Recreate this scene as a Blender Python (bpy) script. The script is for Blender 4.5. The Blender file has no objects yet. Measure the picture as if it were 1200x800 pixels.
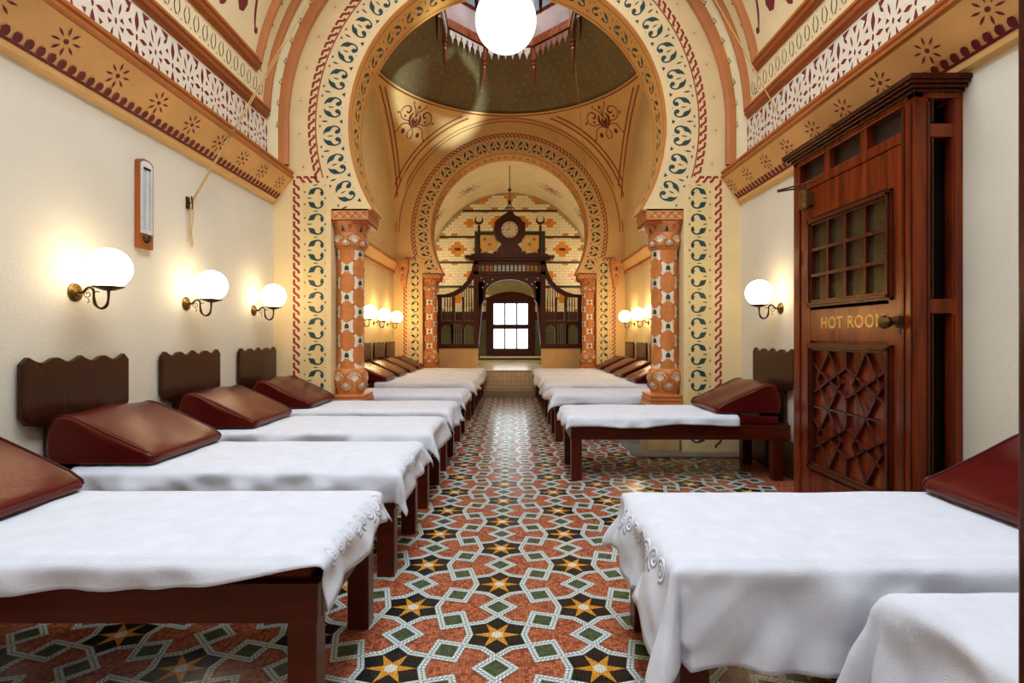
import bpy, bmesh, math, random
from mathutils import Vector, Matrix, noise
PI = math.pi
random.seed(7)
scn = bpy.context.scene
COL = scn.collection

# ------------------------------------------------------------------ camera, light, exposure
cam_d = bpy.data.cameras.new('camera'); cam = bpy.data.objects.new('camera', cam_d); COL.objects.link(cam)
cam.location = (0, 0, 1.1); cam.rotation_euler = (PI/2, 0, 0)
cam_d.sensor_width = 36.0; cam_d.lens = 18.75; cam_d.shift_y = -0.005; cam_d.shift_x = 0.0004
cam_d.clip_start = 0.05; cam_d.clip_end = 60
scn.camera = cam
scn.view_settings.view_transform = 'Standard'; scn.view_settings.look = 'None'
scn.view_settings.gamma = 1.0; scn.view_settings.use_curve_mapping = False
scn.view_settings.exposure = 0.0
world = bpy.data.worlds.new('daylight'); scn.world = world; world.use_nodes = True
world.node_tree.nodes['Background'].inputs[0].default_value = (0.62, 0.80, 1.0, 1)
world.node_tree.nodes['Background'].inputs[1].default_value = 0.35

def area(name, loc, rot, sx, sy, power, color):
    d = bpy.data.lights.new(name, 'AREA'); d.shape = 'RECTANGLE'; d.size = sx; d.size_y = sy
    d.energy = power; d.color = color
    o = bpy.data.objects.new(name, d); COL.objects.link(o); o.location = loc; o.rotation_euler = rot
    return o
area('skylight_daylight', (-0.04, 1.5, 5.45), (0, 0, 0), 1.3, 4.6, 300, (0.74, 0.86, 1.0))
area('rear_window_daylight', (-0.04, -2.45, 1.9), (PI/2, 0, 0), 3.2, 2.2, 9, (0.80, 0.89, 1.0))
area('lantern_daylight', (-0.04, 7.95, 7.35), (0, 0, 0), 1.5, 1.5, 110, (1.0, 0.90, 0.74))
sp_d = bpy.data.lights.new('low_sunbeam', 'SPOT'); sp_d.energy = 9500; sp_d.color = (0.74, 0.95, 1.0); sp_d.spot_size = math.radians(8.2); sp_d.spot_blend = 0.35; sp_d.shadow_soft_size = 0.10
sp = bpy.data.objects.new('low_sunbeam', sp_d); COL.objects.link(sp); sp.location = (1.3, -2.3, 1.5)
sp.rotation_euler = (Vector((-1.30, 9.6, 5.42))-Vector(sp.location)).to_track_quat('-Z', 'Y').to_euler()
GLOBE_POWER = 9.0
GLOBE_COL = (1.0, 0.80, 0.50)

# ------------------------------------------------------------------ materials
def nmat(name):
    m = bpy.data.materials.new(name); m.use_nodes = True
    nt = m.node_tree; b = nt.nodes['Principled BSDF']
    return m, nt, b
def srgb(r, g, b):
    f = lambda c: (c/255/12.92) if c/255 <= 0.04045 else ((c/255+0.055)/1.055)**2.4
    return (f(r), f(g), f(b), 1)
def plain(name, col, rough=0.6, metal=0.0, var=0.06, vscale=4.0, bump=0.0, bscale=60.0, spec=0.5):
    m, nt, b = nmat(name)
    b.inputs['Roughness'].default_value = rough; b.inputs['Metallic'].default_value = metal
    b.inputs['Specular IOR Level'].default_value = spec
    tc = nt.nodes.new('ShaderNodeTexCoord')
    n = nt.nodes.new('ShaderNodeTexNoise'); n.inputs['Scale'].default_value = vscale; n.inputs['Detail'].default_value = 4
    nt.links.new(tc.outputs['Object'], n.inputs['Vector'])
    r = nt.nodes.new('ShaderNodeValToRGB')
    r.color_ramp.elements[0].position = 0.3; r.color_ramp.elements[1].position = 0.7
    r.color_ramp.elements[0].color = tuple(c*(1-var*2) for c in col[:3])+(1,)
    r.color_ramp.elements[1].color = tuple(min(1, c*(1+var)) for c in col[:3])+(1,)
    nt.links.new(n.outputs['Fac'], r.inputs['Fac']); nt.links.new(r.outputs['Color'], b.inputs['Base Color'])
    if bump:
        n2 = nt.nodes.new('ShaderNodeTexNoise'); n2.inputs['Scale'].default_value = bscale; n2.inputs['Detail'].default_value = 3
        nt.links.new(tc.outputs['Object'], n2.inputs['Vector'])
        bp = nt.nodes.new('ShaderNodeBump'); bp.inputs['Strength'].default_value = bump; bp.inputs['Distance'].default_value = 0.01
        nt.links.new(n2.outputs['Fac'], bp.inputs['Height']); nt.links.new(bp.outputs['Normal'], b.inputs['Normal'])
    return m
def wood(name, c1, c2, rough=0.28, axis=2, scale=9.0):
    m, nt, b = nmat(name)
    tc = nt.nodes.new('ShaderNodeTexCoord'); mp = nt.nodes.new('ShaderNodeMapping')
    s = [scale, scale, scale]; s[axis] = scale*0.09
    mp.inputs['Scale'].default_value = s
    n = nt.nodes.new('ShaderNodeTexNoise'); n.inputs['Scale'].default_value = 2.2; n.inputs['Detail'].default_value = 6; n.inputs['Distortion'].default_value = 0.7
    r = nt.nodes.new('ShaderNodeValToRGB'); r.color_ramp.elements[0].position = 0.32; r.color_ramp.elements[1].position = 0.68
    r.color_ramp.elements[0].color = c1; r.color_ramp.elements[1].color = c2
    nt.links.new(tc.outputs['Object'], mp.inputs['Vector']); nt.links.new(mp.outputs['Vector'], n.inputs['Vector'])
    nt.links.new(n.outputs['Fac'], r.inputs['Fac']); nt.links.new(r.outputs['Color'], b.inputs['Base Color'])
    b.inputs['Roughness'].default_value = rough; b.inputs['Specular IOR Level'].default_value = 0.45; b.inputs['Specular Tint'].default_value = (1.0, 0.62, 0.40, 1)
    return m
def emis(name, col, strength):
    m, nt, b = nmat(name)
    b.inputs['Base Color'].default_value = (0.8, 0.8, 0.8, 1)
    b.inputs['Emission Color'].default_value = tuple(col[:3])+(1,); b.inputs['Emission Strength'].default_value = strength
    b.inputs['Roughness'].default_value = 0.2
    return m
def tess(name, c1, c2, grout, scale=86.0, rough=0.25):
    """small hand-cut mosaic stones with grout lines"""
    m, nt, b = nmat(name)
    tc = nt.nodes.new('ShaderNodeTexCoord')
    v = nt.nodes.new('ShaderNodeTexVoronoi'); v.voronoi_dimensions = '2D'; v.inputs['Scale'].default_value = scale; v.inputs['Randomness'].default_value = 0.45
    e = nt.nodes.new('ShaderNodeTexVoronoi'); e.voronoi_dimensions = '2D'; e.feature = 'DISTANCE_TO_EDGE'; e.inputs['Scale'].default_value = scale; e.inputs['Randomness'].default_value = 0.45
    for q in (v, e): nt.links.new(tc.outputs['Object'], q.inputs['Vector'])
    sep = nt.nodes.new('ShaderNodeSeparateColor'); nt.links.new(v.outputs['Color'], sep.inputs['Color'])
    mx = nt.nodes.new('ShaderNodeMix'); mx.data_type = 'RGBA'; mx.inputs[6].default_value = c1; mx.inputs[7].default_value = c2
    nt.links.new(sep.outputs[0], mx.inputs[0])
    r = nt.nodes.new('ShaderNodeMath'); r.operation = 'LESS_THAN'; r.inputs[1].default_value = 0.055
    nt.links.new(e.outputs['Distance'], r.inputs[0])
    m2 = nt.nodes.new('ShaderNodeMix'); m2.data_type = 'RGBA'; m2.inputs[7].default_value = grout
    nt.links.new(r.outputs[0], m2.inputs[0]); nt.links.new(mx.outputs[2], m2.inputs[6])
    nt.links.new(m2.outputs[2], b.inputs['Base Color'])
    b.inputs['Roughness'].default_value = rough; b.inputs['Specular IOR Level'].default_value = 0.35
    return m
def bricks(name, c1, c2, mortar, bw, rh, ms=0.003, uv=True, offset=0.5, rough=0.25, rot=None):
    m, nt, b = nmat(name)
    tc = nt.nodes.new('ShaderNodeTexCoord'); br = nt.nodes.new('ShaderNodeTexBrick')
    br.offset = offset
    br.inputs['Scale'].default_value = 1.0; br.inputs['Brick Width'].default_value = bw; br.inputs['Row Height'].default_value = rh
    br.inputs['Mortar Size'].default_value = ms; br.inputs['Color1'].default_value = c1; br.inputs['Color2'].default_value = c2; br.inputs['Mortar'].default_value = mortar
    if uv: nt.links.new(tc.outputs['UV'], br.inputs['Vector'])
    else:
        mp = nt.nodes.new('ShaderNodeMapping'); mp.inputs['Rotation'].default_value = rot or (PI/2, 0, 0)
        nt.links.new(tc.outputs['Object'], mp.inputs['Vector']); nt.links.new(mp.outputs['Vector'], br.inputs['Vector'])
    nt.links.new(br.outputs['Color'], b.inputs['Base Color']); b.inputs['Roughness'].default_value = rough
    return m

M = {}
M['plaster'] = plain('cream_plaster', srgb(222, 212, 190), 0.75, var=0.03, vscale=1.6, bump=0.25, bscale=70)
M['plaster_warm'] = plain('warm_plaster', srgb(232, 206, 150), 0.7, var=0.04, vscale=2)
M['arch_cream'] = plain('painted_cream', srgb(232, 204, 150), 0.62, var=0.04, vscale=3)
M['field_ochre'] = plain('pale_ochre_paint', srgb(230, 200, 136), 0.6, var=0.04)
M['soffit'] = plain('orange_ochre_paint', srgb(214, 156, 78), 0.55, var=0.05)
M['fascia'] = plain('ochre_cove_paint', srgb(238, 186, 116), 0.6, var=0.07, vscale=3)
M['mould'] = plain('burnt_orange_moulding', srgb(188, 112, 48), 0.5, var=0.10, vscale=2)
M['mould_dark'] = plain('brown_orange_moulding', srgb(160, 84, 32), 0.5, var=0.10, vscale=2)
M['mould_light'] = plain('light_ochre_moulding', srgb(228, 180, 112), 0.6)
M['field'] = plain('vault_field_paint', srgb(230, 211, 164), 0.65, var=0.04, vscale=2)
M['lattice_bg'] = plain('stencil_ground', srgb(222, 211, 188), 0.65, var=0.03)
M['crimson'] = plain('crimson_stencil', srgb(116, 22, 34), 0.55, var=0.10, vscale=20)
M['key'] = plain('red_key_stencil', srgb(164, 52, 30), 0.55, var=0.08, vscale=20)
M['teal'] = plain('teal_stencil', srgb(22, 66, 68), 0.5, var=0.15, vscale=15)
M['orange_line'] = plain('orange_line_paint', srgb(196, 110, 44), 0.5)
M['red_line'] = plain('red_brown_line', srgb(150, 68, 34), 0.5)
M['grey_leaf'] = plain('grey_brown_stencil', srgb(96, 64, 52), 0.6)
M['pend'] = plain('pendentive_paint', srgb(232, 190, 124), 0.6, var=0.05, vscale=2)
M['dome'] = plain('olive_dome_paint', srgb(112, 104, 70), 0.5, var=0.08, vscale=3)
M['dome_dot'] = plain('orange_dome_dot', srgb(190, 98, 30), 0.5)
M['end_vault'] = plain('pale_vault_paint', srgb(230, 214, 176), 0.6, var=0.04)
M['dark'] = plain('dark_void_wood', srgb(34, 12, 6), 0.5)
M['mahog'] = wood('mahogany_polished', srgb(72, 20, 8), srgb(126, 46, 16), 0.2)
M['mahog_dark'] = wood('mahogany_dark', srgb(44, 12, 8), srgb(74, 22, 12), 0.25)
M['mahog_edge'] = plain('mahogany_moulding', srgb(70, 24, 12), 0.25, var=0.15, vscale=6)
M['mahog_edge'].node_tree.nodes['Principled BSDF'].inputs['Specular Tint'].default_value = (1.0, 0.62, 0.40, 1)
M['bedwood'] = wood('bed_timber', srgb(54, 13, 7), srgb(82, 24, 10), 0.3, axis=0)
M['headwood'] = wood('headboard_timber', srgb(36, 14, 8), srgb(56, 24, 12), 0.25)
M['screenwood'] = wood('screen_timber', srgb(44, 13, 8), srgb(66, 22, 12), 0.35)
M['leather'] = plain('burgundy_leather', srgb(80, 14, 16), 0.25, var=0.10, vscale=5, bump=0.12, bscale=180)
M['leather'].node_tree.nodes['Principled BSDF'].inputs['Specular Tint'].default_value = (1.0, 0.42, 0.17, 1)
M['piping'] = plain('dark_leather_seam', srgb(58, 10, 14), 0.4)
M['towel'] = plain('white_terry', srgb(222, 224, 232), 0.95, var=0.03, vscale=12, bump=0.35, bscale=400, spec=0.1)
M['brass'] = plain('aged_brass', srgb(128, 98, 52), 0.35, metal=0.9, var=0.2, vscale=30)
M['brass_dark'] = plain('dark_bronze', srgb(74, 52, 28), 0.4, metal=0.7, var=0.2, vscale=30)
M['gold'] = plain('gold_leaf_letters', srgb(226, 184, 92), 0.35, metal=0.5)
M['cord'] = plain('sash_cord', srgb(196, 160, 98), 0.8)
M['globe'] = emis('lit_opal_globe', GLOBE_COL, GLOBE_POWER)
M['globe_bay'] = emis('lit_opal_globe_bay', (1.0, 0.74, 0.38), 26.0)
M['globe_added_fill'] = emis('added_recess_fill_globe', (1.0, 0.82, 0.55), 60.0)  # glow of the two unseen fill globes added in the end recess
M['globe_big'] = emis('lit_opal_pendant', (1.0, 0.95, 0.86), 3.0)
M['glass_dark'] = plain('dark_door_glass', srgb(58, 52, 34), 0.08, var=0.1)
M['pane'] = emis('daylit_frosted_pane', (0.80, 0.94, 1.0), 4.0)
M['marble'] = plain('grey_marble', srgb(110, 106, 98), 0.3, var=0.12, vscale=9)
M['beige'] = plain('beige_board', srgb(206, 166, 104), 0.5, var=0.05)
M['pedestal'] = plain('buff_marble', srgb(196, 158, 102), 0.35, var=0.10, vscale=6)
M['terra'] = plain('carved_terracotta', srgb(210, 134, 68), 0.5, var=0.10, vscale=8)
M['terra_red'] = plain('red_terracotta', srgb(176, 80, 36), 0.5)
M['cream_rel'] = plain('cream_relief', srgb(238, 222, 190), 0.5)
M['orange_oval'] = plain('orange_glazed_oval', srgb(206, 122, 58), 0.45, var=0.08, vscale=15)
M['tile_cream'] = plain('cream_wall_tile', srgb(240, 230, 196), 0.25, var=0.06, vscale=3)
M['tile_orange'] = plain('orange_wall_tile', srgb(216, 136, 34), 0.25, var=0.10, vscale=5)
M['tile_dark'] = plain('dark_green_tile', srgb(44, 52, 46), 0.25)
M['tile_grout'] = plain('tile_grout', srgb(168, 146, 110), 0.7)
M['tile_crimson'] = plain('oxblood_tile', srgb(84, 28, 22), 0.25)
M['olive'] = bricks('olive_wall_tile', srgb(106, 108, 78), srgb(94, 96, 70), srgb(74, 74, 54), 0.6, 0.3, 0.004, uv=False)
M['olive_light'] = plain('olive_marble', srgb(140, 138, 100), 0.3, var=0.12, vscale=5)
M['riser'] = bricks('cream_riser_tile', srgb(198, 172, 132), srgb(188, 160, 122), srgb(150, 122, 86), 0.085, 0.085, 0.003, uv=False, offset=0.0)
M['step'] = plain('worn_stone_step', srgb(138, 116, 84), 0.4, var=0.1)
M['gold_glass'] = plain('yellow_painted_glass', srgb(246, 190, 24), 0.25)
M['gold_relief'] = plain('amber_scroll_paint', srgb(206, 158, 66), 0.4)
M['white_glass'] = plain('pale_blue_glass', srgb(226, 236, 240), 0.15)
M['amber_glass'] = plain('amber_glass', srgb(214, 138, 44), 0.15)
M['dial'] = plain('cream_clock_dial', srgb(226, 206, 160), 0.35)
M['black'] = plain('black_enamel', srgb(14, 12, 12), 0.4)
M['scale_white'] = plain('white_enamel_scale', srgb(214, 216, 214), 0.3)
M['lantern_wood'] = wood('lantern_timber', srgb(84, 36, 22), srgb(124, 66, 44), 0.25)
M['lantern_panel'] = plain('glossy_lilac_panel', srgb(158, 148, 156), 0.18, var=0.15, vscale=3)
M['fringe'] = plain('grey_white_fretwork', srgb(176, 170, 172), 0.3, var=0.1, vscale=10)
M['fringe_brown'] = plain('brown_fretwork', srgb(112, 74, 58), 0.3, var=0.1, vscale=10)
G = srgb(70, 60, 50)
M['t_terra'] = tess('terracotta_tesserae', srgb(132, 60, 40), srgb(200, 118, 80), srgb(96, 52, 38))
M['t_black'] = tess('black_tesserae', srgb(12, 13, 14), srgb(28, 27, 25), srgb(56, 50, 42))
M['t_gold'] = tess('gold_tesserae', srgb(204, 134, 34), srgb(222, 156, 56), srgb(120, 74, 28))
M['t_green'] = tess('green_tesserae', srgb(56, 72, 46), srgb(88, 100, 66), srgb(60, 58, 44))
M['t_ivory'] = tess('ivory_tesserae', srgb(214, 208, 184), srgb(226, 222, 204), srgb(140, 130, 104))
M['t_white'] = bricks('white_tesserae', srgb(218, 228, 222), srgb(200, 212, 204), srgb(104, 108, 100), 0.0130, 0.0130, 0.0016, offset=0.0, rough=0.22)

# ------------------------------------------------------------------ mesh building helpers
class MB:
    def __init__(s): s.v = []; s.f = []; s.m = []; s.sm = []; s.uv = {}
    def poly(s, pts, mat=0, smooth=False, uv=None):
        i = len(s.v); s.v += [tuple(p) for p in pts]; s.f.append(tuple(range(i, i+len(pts)))); s.m.append(mat); s.sm.append(smooth)
        if uv: s.uv[len(s.f)-1] = uv
    def grid(s, rows, mat=0, smooth=True, close_u=False, flip=False):
        i = len(s.v); n = len(rows); k = len(rows[0])
        for r in rows: s.v += [tuple(p) for p in r]
        for a in range(n-1):
            for b in range(k if close_u else k-1):
                c = (b+1) % k
                q = (i+a*k+b, i+a*k+c, i+(a+1)*k+c, i+(a+1)*k+b)
                s.f.append(q[::-1] if flip else q); s.m.append(mat); s.sm.append(smooth)
    def box(s, x0, x1, y0, y1, z0, z1, mat=0):
        x0, x1 = min(x0, x1), max(x0, x1); y0, y1 = min(y0, y1), max(y0, y1); z0, z1 = min(z0, z1), max(z0, z1)
        i = len(s.v)
        s.v += [(x0,y0,z0),(x1,y0,z0),(x1,y1,z0),(x0,y1,z0),(x0,y0,z1),(x1,y0,z1),(x1,y1,z1),(x0,y1,z1)]
        for q in ((0,3,2,1),(4,5,6,7),(0,1,5,4),(1,2,6,5),(2,3,7,6),(3,0,4,7)):
            s.f.append(tuple(i+j for j in q)); s.m.append(mat); s.sm.append(False)
    def prism(s, pts2, d0, d1, mp, mat=0, smooth=False):
        """outline pts2 extruded between d0 and d1; mp(u, v, d) gives the point"""
        n = len(pts2); i = len(s.v)
        s.v += [tuple(mp(u, v, d0)) for u, v in pts2] + [tuple(mp(u, v, d1)) for u, v in pts2]
        s.f.append(tuple(range(i, i+n))[::-1]); s.m.append(mat); s.sm.append(False)
        s.f.append(tuple(range(i+n, i+2*n))); s.m.append(mat); s.sm.append(False)
        for k in range(n):
            j = (k+1) % n
            s.f.append((i+k, i+j, i+n+j, i+n+k)); s.m.append(mat); s.sm.append(smooth)
    def tube(s, pts, r, n=8, mat=0, cap=True):
        pts = [Vector(p) for p in pts]; rr = r if isinstance(r, (list, tuple)) else [r]*len(pts)
        rows = []; ref = None
        for k, p in enumerate(pts):
            t = (pts[min(k+1, len(pts)-1)]-pts[max(k-1, 0)]).normalized()
            if ref is None:
                ref = Vector((0, 0, 1)) if abs(t.z) < 0.9 else Vector((1, 0, 0))
            a = ref - t*ref.dot(t)
            a = a.normalized() if a.length > 1e-5 else t.orthogonal().normalized()
            ref = a; b = t.cross(a)
            rows.append([p + (a*math.cos(2*PI*j/n)+b*math.sin(2*PI*j/n))*rr[k] for j in range(n)])
        s.grid(rows, mat, True, close_u=True)
        if cap: s.poly(rows[0][::-1], mat); s.poly(rows[-1], mat)
    def lathe(s, prof, n=24, mat=0, mp=None, smooth=True, mats=None):
        """prof: (r, h); mp(x, y, h) places it"""
        mp = mp or (lambda x, y, h: (x, y, h))
        for k in range(len(prof)-1):
            rows = [[mp(r*math.cos(2*PI*j/n), r*math.sin(2*PI*j/n), h) for j in range(n)] for r, h in prof[k:k+2]]
            s.grid(rows, mats[k] if mats else mat, smooth, close_u=True)
    def stroke(s, pts, mp, mat=0, n=4, closed=False):
        """pts: (u, v, width) control points of a painted stroke"""
        P = smooth_pts(pts, n); L = []; R = []
        for k in range(len(P)):
            a = P[max(k-1, 0)]; b = P[min(k+1, len(P)-1)]
            dx, dy = b[0]-a[0], b[1]-a[1]; l = math.hypot(dx, dy) or 1e-9
            nx, ny = -dy/l, dx/l; w = P[k][2]/2
            L.append(mp(P[k][0]+nx*w, P[k][1]+ny*w)); R.append(mp(P[k][0]-nx*w, P[k][1]-ny*w))
        s.grid([L, R], mat, False)
    def blob(s, u, v, r, mp, mat=0, n=8, r2=None, ang=0):
        r2 = r2 or r; c, q = math.cos(ang), math.sin(ang)
        s.poly([mp(u+r*math.cos(2*PI*j/n)*c-r2*math.sin(2*PI*j/n)*q, v+r*math.cos(2*PI*j/n)*q+r2*math.sin(2*PI*j/n)*c) for j in range(n)], mat)
    def leaf(s, u0, v0, u1, v1, w, mp, mat=0):
        s.stroke([(u0, v0, w*0.1), ((u0+u1)/2, (v0+v1)/2, w), (u1, v1, w*0.1)], mp, mat, 3)
    def tri(s, a, b, c, mp, mat=0): s.poly([mp(*a), mp(*b), mp(*c)], mat)
    def build(s, name, mats, parent=None, recalc=False, bevel=0, kind=None, loc=None):
        me = bpy.data.meshes.new(name); me.from_pydata(s.v, [], s.f)
        for mt in (mats if isinstance(mats, (list, tuple)) else [mats]): me.materials.append(M[mt] if isinstance(mt, str) else mt)
        me.polygons.foreach_set('material_index', s.m); me.polygons.foreach_set('use_smooth', s.sm)
        if s.uv:
            ul = me.uv_layers.new(name='UVMap')
            for fi, uvs in s.uv.items():
                st = me.polygons[fi].loop_start
                for q, t in enumerate(uvs): ul.data[st+q].uv = t
        if recalc:
            bm = bmesh.new(); bm.from_mesh(me); bmesh.ops.remove_doubles(bm, verts=bm.verts, dist=1e-5)
            bmesh.ops.recalc_face_normals(bm, faces=bm.faces); bm.to_mesh(me); bm.free()
        me.update()
        o = bpy.data.objects.new(name, me); COL.objects.link(o)
        if parent: o.parent = parent
        if loc: o.location = loc
        if bevel:
            b = o.modifiers.new('edge', 'BEVEL'); b.width = bevel; b.segments = 2; b.limit_method = 'ANGLE'; b.angle_limit = math.radians(40)
        if kind: o['kind'] = kind
        return o
def smooth_pts(pts, n):
    if n <= 1 or len(pts) < 3: return list(pts)
    out = []
    for i in range(len(pts)-1):
        p0 = pts[max(i-1, 0)]; p1 = pts[i]; p2 = pts[i+1]; p3 = pts[min(i+2, len(pts)-1)]
        for k in range(n):
            t = k/n
            out.append(tuple(0.5*((2*p1[j])+(-p0[j]+p2[j])*t+(2*p0[j]-5*p1[j]+4*p2[j]-p3[j])*t*t+(-p0[j]+3*p1[j]-3*p2[j]+p3[j])*t**3) for j in range(len(p1))))
    out.append(tuple(pts[-1])); return out
def thing(name, label, cat, loc=(0,0,0), rotz=0, group=None, kind=None):
    o = bpy.data.objects.new(name, None); COL.objects.link(o); o.location = loc; o.rotation_euler = (0, 0, rotz); o.empty_display_size = 0.1
    if label: o['label'] = label
    if cat: o['category'] = cat
    if group: o['group'] = group
    if kind: o['kind'] = kind
    return o
def tag(o, label, cat, group=None):
    o['label'] = label; o['category'] = cat
    if group: o['group'] = group
    return o
def dup(root, loc, rotz, label, group=None):
    r = root.copy(); COL.objects.link(r); r.location = loc; r.rotation_euler = (0, 0, rotz); r['label'] = label
    if group: r['group'] = group
    for ch in list(root.children):
        c = ch.copy(); COL.objects.link(c); c.parent = r
        for g in list(ch.children):
            d = g.copy(); COL.objects.link(d); d.parent = c
    return r

# ------------------------------------------------------------------ room measures (metres)
X0 = -0.04          # axis of the room
HW = 2.2            # half width
YA, YB = 5.02, 5.44 # near arch wall, front and back face
YC, YD = 10.15, 10.57   # far arch wall
YE = 13.0           # end wall
CZ = 3.09           # centre height of the arches
RI = 1.486          # clear radius of the horseshoe
ZS = 2.30           # height at which the horseshoe meets the capitals
YR = -2.6           # wall behind the camera

# ------------------------------------------------------------------ floor mosaic
def floor():
    S = 0.400; W = S*0.8660; w = 0.026
    b = MB()
    b.poly([(X0-HW, YR, 0), (X0+HW, YR, 0), (X0+HW, YE, 0), (X0-HW, YE, 0)], 0)
    b.box(X0-HW, X0+HW, YR, YE, -0.12, -0.005, 0)
    r1 = 0.124*1.1; r2 = 0.732*r1; q = 0.058*1.1
    def P(c, r, a, z): return (c[0]+r*math.cos(a), c[1]+r*math.sin(a), z)
    def band(i4, L):    # inner a,b outer b,a
        return [(0, 0), (L, 0), (L, w), (0, w)]
    cols = range(-7, 8)
    for i in cols:
        cx = -0.054 + i*W
        for j in range(0, 34):
            cy = 1.966 + (j-9)*S + (S/2 if i % 2 else 0)
            if cy > 9.75 or cy < -0.4: continue
            c = (cx, cy)
            inside = abs(cx-X0) < HW-0.14
            if not inside: continue
            A = [math.radians(30+30*k) for k in range(12)]
            R = [r1 if k % 2 == 0 else r2 for k in range(12)]
            oo = lambda k, s: R[k]+s*(w*0.7071 if k % 2 == 0 else w*0.5176)
            b.poly([P(c, oo(k, -1), A[k], 0.0005) for k in range(12)], 1)
            st = []
            for k in range(12):
                a = math.radians(30*k); st.append(P(c, (r2-w*0.55) if k % 2 == 0 else 0.031, a, 0.0010))
            b.poly(st, 2)
            b.poly([P(c, 0.024, math.radians(60*k+30), 0.0014) for k in range(6)], 3)
            for k in range(12):
                k2 = (k+1) % 12
                L = math.hypot(R[k]*math.cos(A[k])-R[k2]*math.cos(A[k2]), R[k]*math.sin(A[k])-R[k2]*math.sin(A[k2]))
                b.poly([P(c, oo(k, -1), A[k], 0.0016), P(c, oo(k2, -1), A[k2], 0.0016), P(c, oo(k2, 1), A[k2], 0.0016), P(c, oo(k, 1), A[k], 0.0016)], 4, uv=band(0, L))
            for a in (math.radians(90), math.radians(30), math.radians(-30)):
                m = (cx+S/2*math.cos(a), cy+S/2*math.sin(a))
                if abs(m[0]-X0) > HW-0.09: continue
                b.poly([P(m, q-w*0.7071, a+PI/2*k, 0.0005) for k in range(4)], 5)
                for k in range(4):
                    a1 = a+PI/2*k; a2 = a1+PI/2; L = q*1.414
                    b.poly([P(m, q-w*.7071, a1, 0.002), P(m, q-w*.7071, a2, 0.002), P(m, q+w*.7071, a2, 0.002), P(m, q+w*.7071, a1, 0.002)], 4, uv=band(0, L))
    o = b.build('floor', ['t_terra', 't_black', 't_gold', 't_ivory', 't_white', 't_green'], kind='structure')
    s = MB()
    for sx in (-1, 1):
        s.box(X0+sx*1.16, X0+sx*(HW-0.01), YA-0.2, YB+0.2, 0.0, 0.012)
    s.build('trim_1', ['marble'], kind='structure', bevel=0.003)
floor()

# ------------------------------------------------------------------ stencils
def key_run(b, path, mat, w=0.07, pitch=0.085, off=None):
    """red key fret along a path; path(t) -> (point, across) with t in metres; drawn as slanted hooks"""
    raise NotImplementedError
def key_cells(b, length, mp, mat, w=0.066):
    n = max(1, round(length/0.078)); p = length/n; t = 0.022
    for k in range(n):
        v = k*p
        # a Z-shaped hook: bar on outer side, slanted step, bar on inner side
        for (a, c) in (((-w/2+t/2, v+0.02), (-w/2+t/2, v+0.62*p)), ((-w/2+t/2, v+0.62*p-0.004), (w/2-t/2, v+0.98*p)), ((w/2-t/2, v+0.98*p-0.006), (w/2-t/2, v+1.55*p))):
            s0 = (a[0], a[1], t); s1 = (c[0], c[1], t)
            b.stroke([s0, s1], mp, mat, 1)

COMMA = [(-22, 80, 2), (-60, 105, 24), (-85, 145, 42), (-108, 178, 20), (-120, 215, 12), (-105, 255, 13), (-78, 270, 20), (-54, 258, 34), (-50, 238, 40), (-60, 222, 22)]
def comma(b, mp, mat, sv, u0, v0, ku, kv, n=3):
    b.stroke([(u0+u*ku, v0+sv*v*kv, w*1.4*(ku+kv)/2) for v, u, w in COMMA], mp, mat, n)
def scroll_cell(b, mp, v0, width, pitch, mat, n=3, uoff=0.0):
    """one cell of the teal scroll band; u runs across from the outer edge"""
    ku = width/390.0; kv = pitch/355.0
    for sv in (1, -1):
        comma(b, mp, mat, sv, uoff, v0, ku, kv, n)
        b.tri((uoff+38*ku, v0+sv*103*kv), (uoff+62*ku, v0+sv*118*kv), (uoff+38*ku, v0+sv*143*kv), mp, mat)
    b.leaf(uoff+125*ku, v0, uoff+200*ku, v0, 15*ku, mp, mat)
    b.leaf(uoff+60*ku, v0+177*kv, uoff+142*ku, v0+177*kv, 18*ku, mp, mat)
    b.tri((uoff+268*ku, v0+177*kv), (uoff+308*ku, v0+147*kv), (uoff+308*ku, v0+207*kv), mp, mat)
    b.blob(uoff+292*ku, v0, 7*ku, mp, mat, 5)
def pil_cell(b, mp, v0, mat, mat2, n=3):
    """one cell (two facing commas) of the pilaster scroll, u from inner edge 0 to 0.216, v centre"""
    k = 1/1000.0
    for sv in (1, -1):
        P = [(176, 88, 2), (160, 70, 10), (138, 58, 24), (118, 55, 12), (88, 22, 7), (66, 20, 6), (44, 36, 9), (36, 60, 16), (42, 78, 26), (54, 82, 20)]
        P = [(172, 32, 2), (158, 46, 14), (136, 62, 30), (112, 84, 14), (84, 94, 8), (56, 84, 9), (42, 62, 14), (48, 44, 24), (58, 38, 22)]
        b.stroke([(u*k, v0+sv*v*k, w*k*1.75) for u, v, w in P], mp, mat, n)
        b.tri((.196, v0+sv*.058), (.212, v0+sv*.046), (.212, v0+sv*.070), mp, mat)
    b.leaf(.138, v0, .186, v0, .012, mp, mat)
    b.leaf(.080, v0+.1225, .130, v0+.1225, .010, mp, mat)
    b.tri((.026, v0), (.008, v0-.014), (.008, v0+.014), mp, mat)
    b.blob(.012, v0+.1225, .006, mp, mat2, 5)
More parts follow.
